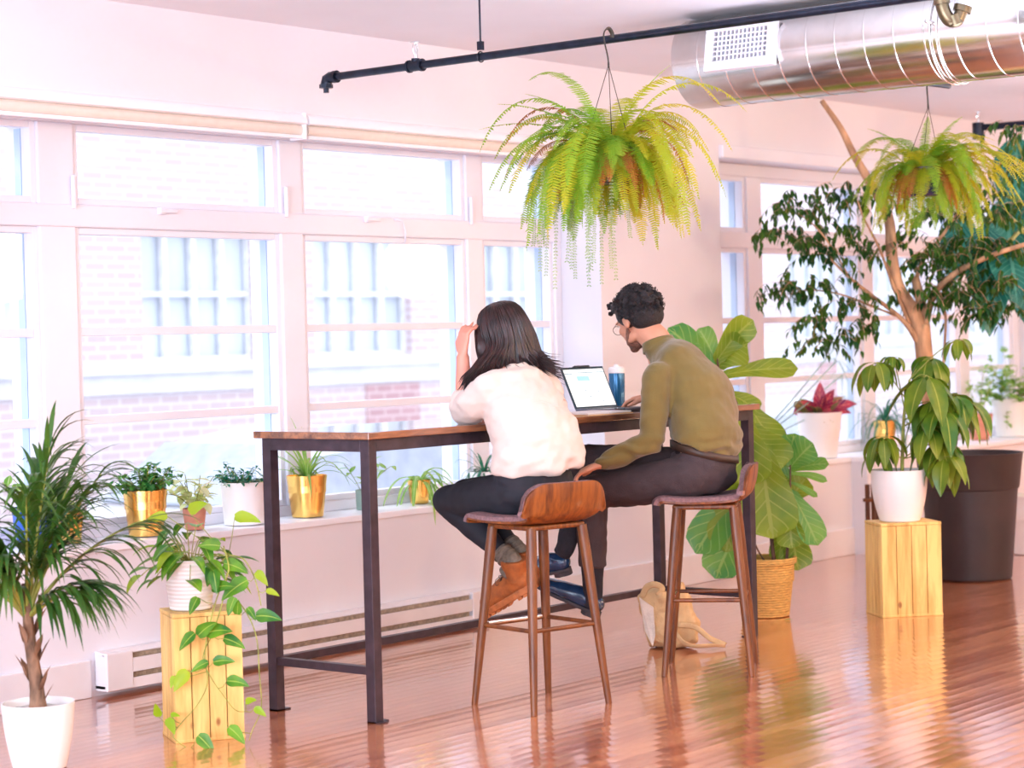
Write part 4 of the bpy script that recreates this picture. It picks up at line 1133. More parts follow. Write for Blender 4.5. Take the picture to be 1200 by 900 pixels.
def clump(x, y, r, n, dd=0.0, tip=None):
    """drooping twigs that carry small pointed leaves"""
    for k in range(max(3, n // 7)):
        a = R.uniform(0, 6.28); q = math.sqrt(R.random())
        c = at(x + math.cos(a) * q * r, y - abs(math.sin(a)) * q * r * .8, Dt + dd + R.uniform(-.15, .15))
        pts, ds = arc(c, V((R.uniform(-1, 1), R.uniform(-1, 1), .2)), R.uniform(.12, .22), 1.6, 8, .6)
        tw.tube(pts, .0014, 4)
        for i in range(1, 9):
            d = V((R.uniform(-1, 1), R.uniform(-1, 1), R.uniform(-1.6, -.2)))
            lv.leaf(pts[i], d, R.uniform(.045, .068), R.uniform(.022, .032), 'drip', .5, .3, 4, 3)
for c in [(900, 275, 16, 40), (915, 250, 18, 50), (935, 235, 16, 50), (925, 275, 18, 60), (950, 285, 20, 80), (970, 300, 20, 60), (905, 340, 14, 50), (925, 335, 16, 55), (950, 340, 18, 60), (975, 335, 16, 40),
          (985, 225, 20, 50), (1005, 240, 20, 55), (1020, 225, 14, 40), (990, 270, 20, 60), (1010, 290, 16, 50), (965, 375, 16, 60), (995, 360, 18, 60), (1015, 380, 16, 55), (985, 395, 16, 50), (960, 400, 14, 45), (1030, 350, 14, 30), (945, 255, 14, 40),
          (1060, 290, 22, 50), (1075, 310, 22, 60), (1100, 300, 26, 100), (1095, 260, 26, 90), (1120, 330, 24, 110), (1140, 300, 28, 130), (1130, 350, 24, 110), (1160, 330, 26, 120), (1150, 370, 20, 90), (1110, 240, 24, 70), (1150, 250, 26, 90), (1178, 290, 24, 110), (1190, 250, 24, 90), (1080, 340, 18, 60), (1105, 350, 18, 60), (1170, 360, 18, 60), (1190, 330, 20, 60),
          (1195, 200, 22, 70), (1185, 150, 16, 22), (1200, 160, 16, 50), (1130, 285, 24, 80), (1060, 245, 16, 30)]:
    clump(*c)
lv.build('leaves', 'ficus_green', root, smooth=True); tw.build('twigs', 'bark', root)

# big-leaved banana plant beyond
R.seed(81)
Db = 13.1
pc = at(1216, 640, Db); pc.z = 0
root = empty('banana_plant', pc, 'dark teal plant with huge paddle leaves behind the fig tree at the right edge', 'plant')
pot(root, pc, .16, .20, .36, 'pot_white')
g, st = MB(), MB()
hub = at(1222, 300, Db)
st.tube([pc + V((0, 0, .3)), pc.lerp(hub, .5) + RGT * .02, hub], [.035, .02, .012], 10)
def bl(hx, hy, tx, ty, W, dd=0):
    a = at(hx, hy, Db + dd); b = at(tx, ty, Db + dd - .1); st.tube(smoothpts([hub, hub.lerp(a, .5) + V((0, 0, .12)), a], 5), .009, 7)
    v = b - a; L = v.length; g.leaf(a, v + V((0, 0, L * .15)), L * 1.05, W, 'ovate', .3, .25, 14, 7, up=-FWD + RGT * R.uniform(-.4, .4), wave=.02)
bl(1152, 262, 1160, 388, .30, -1.1); bl(1182, 285, 1192, 350, .30, -1.2); bl(1180, 230, 1185, 330, .3, .1); bl(1130, 250, 1115, 330, .22, .15); bl(1175, 290, 1150, 385, .22, -.1); bl(1195, 285, 1215, 390, .3, .05); bl(1190, 160, 1195, 260, .3, .2)
g.build('paddle_leaves', 'banana_teal', root, smooth=True); st.build('stalks', 'stem_green', root, smooth=True)

# small brown wooden stand behind the right crate pot
p = at(1027, 615, 12.4); m = MB()
pz = max(p.z, 0)
root = empty('wooden_stand', (p.x, p.y, 0), 'slim brown wooden plant stand half hidden behind the right crate', 'stand')
for dx, dy in ((-.035, -.035), (.035, -.035), (-.035, .035), (.035, .035)):
    MB().bb(p.x + dx - .011, p.x + dx + .011, p.y + dy - .011, p.y + dy + .011, 0, .50).build('leg', 'walnut_leg', root, bevel=.002)
MB().bb(p.x - .055, p.x + .055, p.y - .055, p.y + .055, .40, .42).build('shelf', 'walnut', root, bevel=.002)

# ================================================================== THINGS ON THE TABLE
lx, ly, lz = 1.86, .335, TT
root = empty('laptop', (lx, ly, lz), 'open dark laptop with a bright white screen on the table between the two people', 'laptop')
LW = .31
MB().bb(lx - LW/2, lx + LW/2, ly - .215, ly + .005, lz + .001, lz + .014).build('base', 'laptop_deck', root, bevel=.003)
m = MB()
for r_ in range(5):
    for c in range(12): m.bb(lx - LW/2 + .022 + c * .0225, lx - LW/2 + .041 + c * .0225, ly - .095 + r_ * .0175, ly - .081 + r_ * .0175, lz + .014, lz + .0155)
m.build('keyboard', 'key_dark', root)
MB().bb(lx - .05, lx + .05, ly - .195, ly - .115, lz + .0138, lz + .0146).build('trackpad', 'laptop_dark', root)
tl = math.radians(24); Rm = Matrix.Rotation(-tl, 3, 'X')
SH = .200
def scr(x, z, y): return V((lx, ly, lz + .012)) + Rm @ V((x, y, z))
def sbox(x0, x1, z0, z1, y0, y1, mb):
    P = [scr(x, z, y) for y in (y0, y1) for x, z in ((x0, z0), (x1, z0), (x1, z1), (x0, z1))]
    mb.add(P, [(0,1,2,3),(4,7,6,5),(0,4,5,1),(1,5,6,2),(2,6,7,3),(3,7,4,0)]); return mb
lid = sbox(-LW/2, LW/2, 0, SH, 0, .007, MB()).build('lid', 'laptop_dark', root, bevel=.002)
def emit(name, col, s):
    m, nt, b = _new(name); setin(b, 'Base Color', (0.02, .02, .02, 1)); setin(b, 'Emission Color', (*col, 1)); setin(b, 'Emission Strength', s); MATS[name] = m
emit('screen_white', (1, 1, 1), 1.0); emit('screen_blue', (.45, .78, .86), .75); emit('screen_ink', (.05, .25, .35), .6)
s = sbox(-LW/2 + .010, LW/2 - .010, .010, SH - .012, -.0008, .0, MB()).build('screen', 'screen_white', lid)
X = -LW/2 + .012; ui = MB()
sbox(X + .09, LW/2 - .014, SH - .030, SH - .027, -.0014, -.0008, ui); ui.build('page_heading', 'screen_ink', lid); ui = MB(); sbox(X + .0, X + .055, SH - .034, SH - .031, -.0014, -.0008, ui)
for a, b2 in ((.10, .085), (.12, .055), (.19, .075), (.20, .03)): sbox(X + a, X + a + .010, b2, b2 + .004, -.0014, -.0008, ui)
ui.build('page_text', 'screen_ink', lid)
ui = MB(); sbox(X + .075, X + .165, SH - .068, SH - .045, -.0012, -.0008, ui); ui.build('page_banner', 'screen_blue', lid)
m = MB(); sbox(-.055, .055, SH - .002, SH + .006, -.004, .011, m); m.build('webcam_cover', 'key_dark', lid, bevel=.002)

p = V((1.50, .105, TT))
root = empty('open_notebook', p, 'open kraft notebook lying on the table in front of the laptop', 'notebook')
for s_, n_ in ((-1, 1), (1, 1)):
    MB().box(p + V((s_ * .078, 0, .007)), (.152, .205, .008)).build('pages', 'paper_white', root, bevel=.002)
MB().box(p + V((0, 0, .0015)), (.32, .215, .003)).build('cover', 'paper_kraft', root)
p2 = p + V((.155, -.04, .018))
root = empty('pen', p2, 'dark pen lying on the notebook', 'pen')
a = p2 + V((-.03, -.05, 0)); b = p2 + V((.035, .05, 0))
MB().tube([a, a.lerp(b, .1), a.lerp(b, .95), b], [.002, .004, .004, .003], 10).build('barrel', 'laptop_dark', root, smooth=True)
MB().tube([a.lerp(b, .66), a.lerp(b, .70)], .0048, 10).build('clip_band', 'chrome', root, smooth=True)

bt = V((2.10, .400, TT))
root = empty('water_bottle', bt, 'blue insulated bottle with a white lid beside the laptop', 'bottle')
MB().lathe([(.001, 0), (.030, 0), (.033, .006), (.036, .10), (.037, .155), (.036, .16), (.001, .16)], bt, 32).build('body', 'bottle_blue', root, smooth=True, auto=40)
MB().lathe([(.037, .16), (.038, .163), (.037, .182), (.030, .188), (.012, .19), (.012, .198), (.001, .198)], bt, 32).build('lid', 'pot_white', root, smooth=True, auto=40)

# ================================================================== TOTE BAG
R.seed(91)
Dg = (V((2.12, .10, 0)) - CAM).dot(FWD)
bc = V((2.10, .13, 0))
root = empty('tote_bag', bc, 'slumped cream canvas tote bag on the floor under the table', 'bag')
def bagpt(x, y, dd=0): 
    p = at(x, y, Dg + dd); p.z = max(p.z, .004); return p
out = [(761, 758), (752, 720), (747, 699), (757, 690), (768, 684), (780, 694), (790, 684), (800, 682), (808, 698), (812, 712), (820, 730), (818, 753), (800, 762), (780, 764)]
n = len(out)
m = MB(); rings = []
cx = sum(p[0] for p in out) / n; cy = sum(p[1] for p in out) / n
for sc, dd in ((.55, .085), (.85, .075), (1.0, .03), (1.0, -.02), (.86, -.065), (.5, -.085)):
    ring = []
    for i, (x, y) in enumerate(out):
        ring.append(bagpt(cx + (x - cx) * sc, cy + (y - cy) * sc, dd))
    rings.append(ring)
m.rings(rings)
b_ = remeshed(m, .007, 4, lambda v, nn: .010 * noise.noise(v * 14) + .006 * noise.noise(v * 35))
for v in b_.v: v.z = max(v.z, .003)
b_.build('bag_body', 'canvas', root, smooth=True)
def strap(px, dds, w=.012):
    P = smoothpts([bagpt(x, y, d) for (x, y), d in zip(px, dds)], 6); MB().tube(P, [(w, .0025)] * len(P), 8, up=(0, 0, 1)).build('strap', 'canvas', root, smooth=True)
strap([(795, 732), (815, 735), (832, 748), (850, 756), (838, 756), (815, 757), (800, 752), (788, 735)], [-.09, -.10, -.10, -.10, -.105, -.12, -.12, -.10])
strap([(752, 700), (758, 688), (768, 685), (776, 690), (770, 698)], [-.06, -.07, -.08, -.08, -.08], .014)
m = MB(); P = [bagpt(x, y, d) for x, y, d in ((749, 700, -.075), (766, 712, -.09), (768, 745, -.095), (765, 758, -.08), (756, 740, -.06))]
m.rings([P, [p + FWD * .012 for p in P]]); m.build('side_flap', 'canvas_white', root, bevel=.003)
m = MB(); m.ball(bagpt(788, 710, -.085), (.014, .012, .028), 8); m.build('dark_contents', 'wire_dark', root, smooth=True)
# ================================================================== PEOPLE
def interp(pts, rad, n=6):
    P = smoothpts(pts, n); out = []
    K = len(pts) - 1
    for i in range(len(P)):
        t = i / n; k = min(int(t), K - 1); f = t - k; f = f * f * (3 - 2 * f)
        a, b = rad[k], rad[k + 1]
        a = a if isinstance(a, tuple) else (a, a); b = b if isinstance(b, tuple) else (b, b)
        out.append((a[0] + (b[0] - a[0]) * f, a[1] + (b[1] - a[1]) * f))
    return P, out
def limb_(mb, pts, rad, grow=0.0, up=None, ends=True, n=6):
    P, r = interp(pts, rad, n); r = [(a + grow, b + grow) for a, b in r]
    mb.tube(P, r, 20, up=up)
    if ends:
        mb.ball(P[0], min(r[0]) * .98, 8); mb.ball(P[-1], min(r[-1]) * .98, 8)
def basis(f, up=V((0, 0, 1))):
    f = V(f).normalized(); x = f.cross(up).normalized(); z = x.cross(f).normalized()
    return Matrix((x, f, z)).transposed()      # columns: right, face, up
def head(mb, c, f, up, s=1.0, female=False):
    B = basis(f, up); P = lambda x, y, z: V(c) + B @ (V((x, y, z)) * s)
    def el(x, y, z, rx, ry, rz, rot=0): mb.ball(P(x, y, z), (rx * s, ry * s, rz * s), 12, B @ Matrix.Rotation(rot, 3, 'X'))
    el(0, -.012, .030, .074, .094, .082); el(0, .030, .018, .064, .066, .075)       # skull, forehead
    el(0, .048, -.035, .056, .046, .060); el(0, .058, -.072, .036, .034, .030)      # face, jaw
    el(0, .084, -.092, .020, .018, .017)                                            # chin
    for q in (-1, 1):
        el(q * .040, .060, -.020, .022, .026, .022)                                 # cheekbone
        el(q * .048, .025, -.062, .016, .034, .022)                                 # jaw angle
        el(q * .026, .086, .022, .026, .012, .009)                                  # brow
        el(q * .012, .103, -.026, .010, .011, .008)                                 # nostril
        el(q * .074, -.002, -.004, .008, .017, .030, -.15)                          # ear
        el(q * .079, -.006, .010, .007, .014, .018)
    mb.tube([P(0, .090, .020), P(0, .103, .0), P(0, .117, -.020), P(0, .100, -.032)], [.007 * s, .009 * s, .012 * s, .007 * s], 10)
    el(0, .093, -.052, .022, .011, .006); el(0, .091, -.062, .019, .011, .007)      # lips
    return P, B
def face_parts(root, P, B, s, brow='hair_black'):
    for q in (-1, 1):
        e = MB().ball(P(q * .030, .079, .002), .0125 * s, 10).build('eye', 'eye_white', root, smooth=True)
        MB().ball(P(q * .030, .0865, .001), .0065 * s, 8).build('iris', 'iris_dark', e, smooth=True)
        MB().tube([P(q * .014, .094, .020), P(q * .030, .097, .026), P(q * .046, .086, .021)], [.003 * s, .0045 * s, .002 * s], 6).build('eyebrow', brow, root, smooth=True)
    MB().ball(P(0, .0985, -.057), (.017 * s, .006 * s, .0055 * s), 8, B).build('lips', 'lips', root, smooth=True)
def hand(mb, w, d, nrm, thumb=1, curls=(.5, .5, .5, .5), spread=.10, s=1.0, tcurl=.4):
    w = V(w); d = V(d).normalized(); n = V(nrm); n = (n - d * n.dot(d)).normalized(); sd = d.cross(n) * thumb    # sd points to the thumb side
    mb.tube([w - d * .02, w + d * .02 * s, w + d * .055 * s, w + d * .086 * s], [(.019 * s, .024 * s), (.015 * s, .030 * s), (.014 * s, .038 * s), (.011 * s, .037 * s)], 16, up=n)
    for k, (off, L) in enumerate(((.027, .070), (.009, .078), (-.009, .073), (-.027, .058))):
        b = w + d * .080 * s + sd * off * s; a = off / .027 * spread
        v = (d + sd * a).normalized(); c = curls[k]; pts = [b]; nn = n.copy()
        for j, f in enumerate((.46, .30, .24)):
            q = Matrix.Rotation(c * (.8 if j == 0 else 1.0), 3, sd); v1 = q @ v
            if v1.dot(n) > v.dot(n): v1 = Matrix.Rotation(-c * (.8 if j == 0 else 1.0), 3, sd) @ v
            v = v1; pts.append(pts[-1] + v * L * f * s)
        mb.tube(pts, [.0092 * s, .0086 * s, .0078 * s, .0062 * s], 10); mb.ball(pts[-1], .0064 * s, 6)
        mb.ball(pts[1], .0088 * s, 6); mb.ball(pts[2], .008 * s, 6)
    tb = w + d * .022 * s + sd * .022 * s
    t1 = tb + (d * .75 + sd * .75 - n * .2).normalized() * .036 * s; t2 = t1 + (d * .95 + sd * .25 - n * tcurl).normalized() * .030 * s; t3 = t2 + (d - n * tcurl * .6).normalized() * .022 * s
    mb.tube([tb - d * .01, t1, t2, t3], [.015 * s, .0125 * s, .0105 * s, .0075 * s], 10); mb.ball(t3, .0078 * s, 6)
def folds(a1, s1, a2, s2, dirn=None):
    def f(v, n):
        q = v.copy()
        if dirn: q = q - V(dirn) * (q.dot(V(dirn)) * .7)
        return a1 * noise.noise(q * s1) + a2 * noise.noise(q * s2 + V((5, 5, 5)))
    return f

# ---------------------------------------------------------------- woman
R.seed(101)
wr = empty('person', (.69, -.25, .72), 'person with long dark hair in a white blouse, black leggings and rust boots', 'person', 'people at the bar table')
F = V((.1, 1, 0)).normalized(); RT = V((1, -.1, 0)).normalized()
hipc = V((.672, -.225, .81)); waist = V((.685, -.235, .95)); chest = V((.715, -.165, 1.11)); shc = V((.735, -.105, 1.225)); neck = V((.752, -.065, 1.30)); hc = V((.80, .005, 1.415))
hf = V((.32, .93, -.22)); hup = V((-.16, .12, 1))
LS, RS = V((.580, -.095, 1.215)), V((.905, -.135, 1.205))
LE, LWr = V((.640, .075, 1.128)), V((.648, .085, 1.335))
RE, RWr = V((.985, .02, 1.118)), V((1.02, .21, 1.112))
LH, RH = V((.585, -.20, .80)), V((.765, -.22, .80))
LK, RK = V((.650, .185, .765)), V((.785, .21, .780))
LA, RA = V((.685, -.115, .525)), V((.775, -.075, .55))
LT, RT_ = V((.690, .035, .322)), V((.790, .075, .345))
def torso(mb, grow, low=True, wide=1.0):
    pts = [hipc, waist, chest, shc, neck]; w = [(.165, .120), (.148, .108), (.158, .112), (.135, .080), (.052, .050)]
    P, r = interp(pts, w, 8); mb.tube(P, [(a * wide + grow, b + grow) for a, b in r], 28, up=RT)
    mb.ball(hipc, (.16 * wide + grow, .12 + grow, .085 + grow), 12)
    limb_(mb, [LS + (shc - LS) * .15, shc + V((0, 0, -.01)), RS + (shc - RS) * .15], [.050, .062, .050], grow)
# body: one continuous skin
b = MB(); torso(b, -.012)
P_, B_ = head(b, hc, hf, hup, .98, True)
limb_(b, [neck - V((0, 0, .06)), neck + V((.01, .01, .03)), hc + V((-.012, -.03, -.05))], [.056, .047, .050])
limb_(b, [LS, LS.lerp(LE, .5), LE], [.043, .038, .033]); limb_(b, [LE, LE.lerp(LWr, .35), LWr], [.035, .034, (.021, .026)])
limb_(b, [RS, RS.lerp(RE, .5), RE], [.043, .038, .033]); limb_(b, [RE, RE.lerp(RWr, .35), RWr], [.035, .034, (.021, .026)])
hand(b, LWr + V((.0, 0, .01)), V((.12, -.02, 1)), V((-.9, .2, .1)), thumb=-1, curls=(.62, .72, .80, .75), spread=.16, s=.95, tcurl=.5)
hand(b, RWr, V((.0, 1, -.05)), V((0, 0, 1)), thumb=-1, curls=(.35, .35, .4, .4), s=.92)
for H, K, A, T_ in ((LH, LK, LA, LT), (RH, RK, RA, RT_)):
    limb_(b, [H, H.lerp(K, .5), K], [.078, .066, .050]); limb_(b, [K, K.lerp(A, .35), A], [.048, .046, .030]); b.ball(A, .026, 8)
body = remeshed(b, .0055, 4).build('body', 'skin_light', wr, smooth=True)
face_parts(body, P_, B_, .98, 'hair_brown')
# blouse
b = MB(); 
pts = [V((.700, -.238, .918)), V((.692, -.245, .955)), waist + V((.008, -.005, .06)), chest + V((.005, 0, 0)), shc, neck + V((-.01, -.02, -.015))]
P, r = interp(pts, [(.202, .152), (.203, .153), (.188, .143), (.184, .138), (.160, .104), (.062, .060)], 8)
b.tube(P, r, 32, up=RT)
limb_(b, [LS + (shc - LS) * .2, shc + V((0, -.01, -.01)), RS + (shc - RS) * .2], [.066, .082, .066])
limb_(b, [LS + V((.015, 0, -.01)), LS.lerp(LE, .45) + V((-.008, 0, -.02)), LE + V((-.004, -.006, .0)), LE + V((.003, .004, .045))], [.070, .070, .062, .047])
limb_(b, [RS + V((-.01, 0, -.01)), RS.lerp(RE, .45), RE, RE.lerp(RWr, .25)], [.068, .064, .056, .046])
def bf(v, n):
    q = V((v.x * 1.0, v.y, v.z * 2.2)); d = .009 * noise.noise(q * 7) + .0075 * noise.noise(V((v.x + v.z * .8, v.y, v.z * 1.6 - v.x)) * 16)
    if v.z < .98: d += .006 * math.sin((v.x + v.y) * 38 + 5 * noise.noise(v * 6)) * (.98 - v.z) / .08
    d += .004 * math.sin(v.z * 60 + v.x * 30 + 6 * noise.noise(v * 4)) * max(0, min(1, (1.12 - v.z) / .1))
    return d
bl_ = remeshed(b, .0065, 5, bf)
bl_.build('blouse', 'blouse', wr, smooth=True)
# yoke and sleeve seams
m = MB()
def on_back(x, z):  # surface of the blouse towards the room
    best = None
    for v in bl_.v:
        if abs(v.z - z) < .012 and abs(v.x - x) < .012 and (best is None or v.y < best.y): best = v
    return best
for line in ([(.59 + k * .03, 1.155 - .00 * k + .012 * math.sin(k)) for k in range(10)],):
    pp = [on_back(x, z) for x, z in line]; pp = [V((p.x, p.y - .0005, p.z)) for p in pp if p]
    if len(pp) > 3: m.tube(pp, .0016, 5)
if m.v: m.build('yoke_seam', 'blouse', wr, smooth=True)
# leggings
b = MB()
P, r = interp([hipc + V((.012, 0, .085)), hipc + V((.006, 0, .03)), hipc + V((0, .02, -.02))], [(.166, .124), (.176, .134), (.155, .12)], 6)
b.tube(P, r, 28, up=RT); b.ball(hipc + V((0, -.005, -.005)), (.178, .130, .082), 12)
for H, K, A, T_ in ((LH, LK, LA, LT), (RH, RK, RA, RT_)):
    limb_(b, [H + V((0, 0, -.0)), H.lerp(K, .5), K], [(.086, .086), (.078, .078), (.060, .060)])
    limb_(b, [K, K.lerp(A, .35) + V((0, -.006, -.004)), K.lerp(A, .86)], [.059, .056, .037])
remeshed(b, .0065, 5, folds(.004, 9, .002, 26)).build('leggings', 'leggings', wr, smooth=True)
for K, A, T_ in ((LK, LA, LT), (RK, RA, RT_)):
    m = MB(); u = (A - K).normalized()
    limb_(m, [K.lerp(A, .80), A, A.lerp(T_, .2)], [.040, .039, .040], ends=False)
    for k in range(3): q = K.lerp(A, .82 + k * .06); m.tube([q, q + u * .008], .043, 18)
    m.build('sock', 'sock_grey', wr, smooth=True)
def boot(A, T_, hl, root, seed, lace='wire_dark'):
    """A ankle, T_ toe tip, hl heel bottom"""
    A, T_, hl = V(A), V(T_), V(hl); d = (T_ - hl).normalized(); up = (A - hl); up = (up - d * up.dot(d)).normalized(); s = d.cross(up)
    L = (T_ - hl).length
    P = lambda y, z, x=0: hl + d * y * L + up * z + s * x
    b = MB()
    limb_(b, [P(.12, .045), P(.35, .047), P(.62, .042), P(.86, .034)], [(.042, .040), (.046, .042), (.042, .050), (.034, .044)], up=up)
    limb_(b, [A + (A - P(.25, .05)).normalized() * .020, A, P(.22, .055)], [.052, .050, .047], ends=False)
    bm_ = remeshed(b, .005, 3, folds(.003, 18, .001, 50)); bo = bm_.build('boot', 'boot_suede', root, smooth=True)
    m = MB(); out = []
    for k in range(28):
        a = 2 * PI * k / 28; y = .5 + .5 * math.cos(a); w = .048 * (1 if y > .5 else .86) * math.copysign(abs(math.sin(a)) ** .7, math.sin(a)); out.append((y, w))
    m.rings([[P(y * .99 + .005, z, w * q) for y, w in out] for z, q in ((-.004, .93), (0, 1), (.020, 1.03), (.024, .98))])
    for k in range(9):
        y = .07 + k * .107
        if .36 < y < .44: continue
        for sx in (-1, 1): m.box(P(y, -.008, sx * .022), (.018, .028, .012), mat3=Matrix((d, s, up)).transposed())
    m.build('boot_sole', 'boot_sole', bo, bevel=.001)
    lc = MB()
    for k in range(5):
        y = .40 + k * .075; z = .088 - k * .008
        lc.tube([P(y, z, -.020), P(y + .01, z + .006, 0), P(y + .03, z, .020)], .0016, 5); lc.tube([P(y, z, .020), P(y + .01, z + .006, 0), P(y + .03, z, -.020)], .0016, 5)
    c = P(.36, .10)
    for sx in (-1, 1): lc.tube(smoothpts([c, c + d * .03 + s * sx * .02, c + d * .035 - up * .02 + s * sx * .03, c + d * .012 - up * .012 + s * sx * .008], 5), .0013, 5)
    lc.build('lace', lace, bo, smooth=True)
boot(LA, LT, (.735, -.180, .440), wr, 1); boot(RA, RT_, (.830, -.140, .455), wr, 2)
# hair: cap plus many long tapering locks
b = MB(); Bh = B_
hp_ = lambda x, y, z: hc + Bh @ V((x, y, z))
b.ball(hp_(0, -.020, .036), (.092, .106, .094), 14, Bh)
b.ball(hp_(0, -.045, -.03), (.094, .078, .085), 12, Bh); b.ball(hp_(0, -.050, -.085), (.088, .055, .06), 12, Bh)
for q in (-1, 1):
    b.tube([hp_(q * .070, .010, .04), hp_(q * .092, .0, -.03), hp_(q * .100, -.005, -.10), hp_(q * .098, -.01, -.15)], [(.024, .040), (.030, .046), (.030, .042), (.014, .024)], 14)
cap = remeshed(b, .006, 4, lambda v, n: .003 * noise.noise(V((v.x * 3, v.y * 3, v.z)) * 20))
hair = cap.build('hair', 'hair_brown', wr, smooth=True)
m = MB(); R.seed(5)
for k in range(900):
    a = R.uniform(-PI * .93, PI * .93)        # angle round the head measured from the back
    x, y = math.sin(a), -math.cos(a)
    if y > .62: continue
    rt = R.uniform(.15, 1)
    p0 = hp_(x * .030 * rt, -.01 + y * .03 * rt, .128 - .004 * rt)
    rx, ry = .092 + R.uniform(-.004, .006), .104 + R.uniform(-.004, .006)
    Lh = R.uniform(.10, .195) if abs(a) > 1.0 else R.uniform(.09, .165)
    if x > .45: Lh += R.uniform(0, .035)
    p1 = hp_(x * rx * .75, -.018 + y * ry * .75, .100)
    p2 = hp_(x * rx * 1.02, -.020 + y * ry, .035)
    p3 = hp_(x * rx * 1.14 + w * .5, -.022 + y * ry * .98, -.04)
    w = noise.noise(V((a * 2.2, 1.3, 0))) * .022; fl_ = R.uniform(-.2, 1) * .022 + (.022 if x > .4 else .012 if x > -.4 else .020)
    lf = max(0, -x - .15) * .085
    p4 = hp_(-lf + x * rx * (1.20) + w * R.uniform(.6, 1.4), -.022 + y * ry * .88, -.04 - Lh * .5)
    p5 = hp_(-lf * 1.5 + x * (rx * 1.12 + fl_) + w * 1.5, -.022 + y * (ry * .80 + fl_ * .7), -.04 - Lh * .82)
    p6 = hp_(-lf * 1.3 + x * (rx * 1.06 + fl_ * 2.2) + w * .6 + R.uniform(-.010, .010), -.022 + y * (ry * .80 + fl_ * 1.6), -.04 - Lh)
    rr = R.uniform(.0022, .0040)
    m.tube(smoothpts([p0, p1, p2, p3, p4, p5, p6], 3), [rr * .6, rr, rr] + [rr] * 11 + [rr * .8, rr * .6, rr * .4, rr * .3, rr * .1], 5)
m.build('locks', 'hair_brown', hair, smooth=True)
# dark nail polish on the raised hand is too small to part; cuff of the short sleeve
# ---------------------------------------------------------------- man
R.seed(111)
mr = empty('person', (1.66, -.36, .72), 'person with short curly hair in an olive sweater and brown trousers, using the laptop', 'person', 'people at the bar table')
hipc = V((1.655, -.345, .815)); waist = V((1.680, -.345, .945)); chest = V((1.732, -.280, 1.12)); shc = V((1.740, -.175, 1.255)); neck = V((1.735, -.095, 1.345)); hc = V((1.728, .005, 1.465))
RT = V((.87, .49, 0)).normalized(); RTs = V((.95, .3, 0)).normalized()
hf = V((.28, 1, -.42)); hup = V((0, .42, 1))
LS, RS = V((1.565, -.205, 1.235)), V((1.905, -.075, 1.245))
LE, LWr = V((1.455, -.235, .960)), V((1.325, -.070, .872))
RE, RWr = V((2.06, -.085, 1.10)), V((1.995, .135, 1.125))
LH, RH = V((1.555, -.375, .815)), V((1.725, -.285, .825))
LK, RK = V((1.400, .035, .745)), V((1.515, .145, .875))
LA, RA = V((1.445, .075, .300)), V((1.365, .150, .520))
def torso_m(mb, grow, pts, w):
    P, r = interp(pts, w, 8); mb.tube(P, [(a + grow, b_ + grow) for a, b_ in r], 30, up=RTs)
b = MB(); torso_m(b, -.012, [hipc, waist, chest, shc, neck], [(.160, .115), (.145, .105), (.165, .112), (.140, .080), (.054, .054)])
b.ball(hipc, (.15, .12, .08), 12)
limb_(b, [LS, shc, RS], [.050, .066, .050])
P_, B_ = head(b, hc, hf, hup, 1.06)
limb_(b, [neck - V((0, .02, .06)), neck + V((0, .01, .02)), hc + V((0, -.035, -.045))], [.066, .063, .060])
for S_, E_, W_ in ((LS, LE, LWr), (RS, RE, RWr)):
    limb_(b, [S_, S_.lerp(E_, .5), E_], [.046, .042, .036]); limb_(b, [E_, E_.lerp(W_, .35), W_], [.038, .037, (.023, .028)])
hand(b, LWr, V((-.35, .85, -.35)), V((-.25, .2, 1)), thumb=1, curls=(.45, .5, .5, .55), s=1.05)
hand(b, RWr, V((-.45, .85, -.12)), V((0, .05, 1)), thumb=-1, curls=(.45, .45, .5, .5), s=1.05)
for H, K, A in ((LH, LK, LA), (RH, RK, RA)):
    limb_(b, [H, H.lerp(K, .5), K], [.078, .066, .052]); limb_(b, [K, K.lerp(A, .35), A], [.050, .048, .034])
    b.ball(A, .026, 8)
body = remeshed(b, .0055, 4).build('body', 'skin', mr, smooth=True)
face_parts(body, P_, B_, 1.06)
bm_ = MB()
bm_.ball(P_(0, .055, -.077), (.041 * 1.06, .040 * 1.06, .028 * 1.06), 12, B_); bm_.ball(P_(0, .082, -.093), (.023, .020, .019), 10, B_)
for q in (-1, 1): bm_.tube([P_(q * .060, .020, -.030), P_(q * .052, .030, -.055), P_(q * .034, .058, -.078)], [.008, .018, .019], 10); bm_.ball(P_(q * .060, .020, -.028), .008, 8)
remeshed(bm_, .005, 4).build('beard', 'beard', mr, smooth=True)
# glasses
g = MB()
for q in (-1, 1):
    c = P_(q * .032, .108, .0); B = B_
    g.tube([c + B @ V((math.cos(a) * .025, 0, math.sin(a) * .020)) for a in [2*PI*k/20 for k in range(21)]], .0014, 6)
    g.tube([P_(q * .056, .104, .008), P_(q * .074, .06, .010), P_(q * .082, .0, .012)], .0014, 6)
g.tube([P_(-.008, .110, .004), P_(0, .113, .006), P_(.008, .110, .004)], .0014, 6)
gl = g.build('glasses', 'wire_dark', mr, smooth=True)
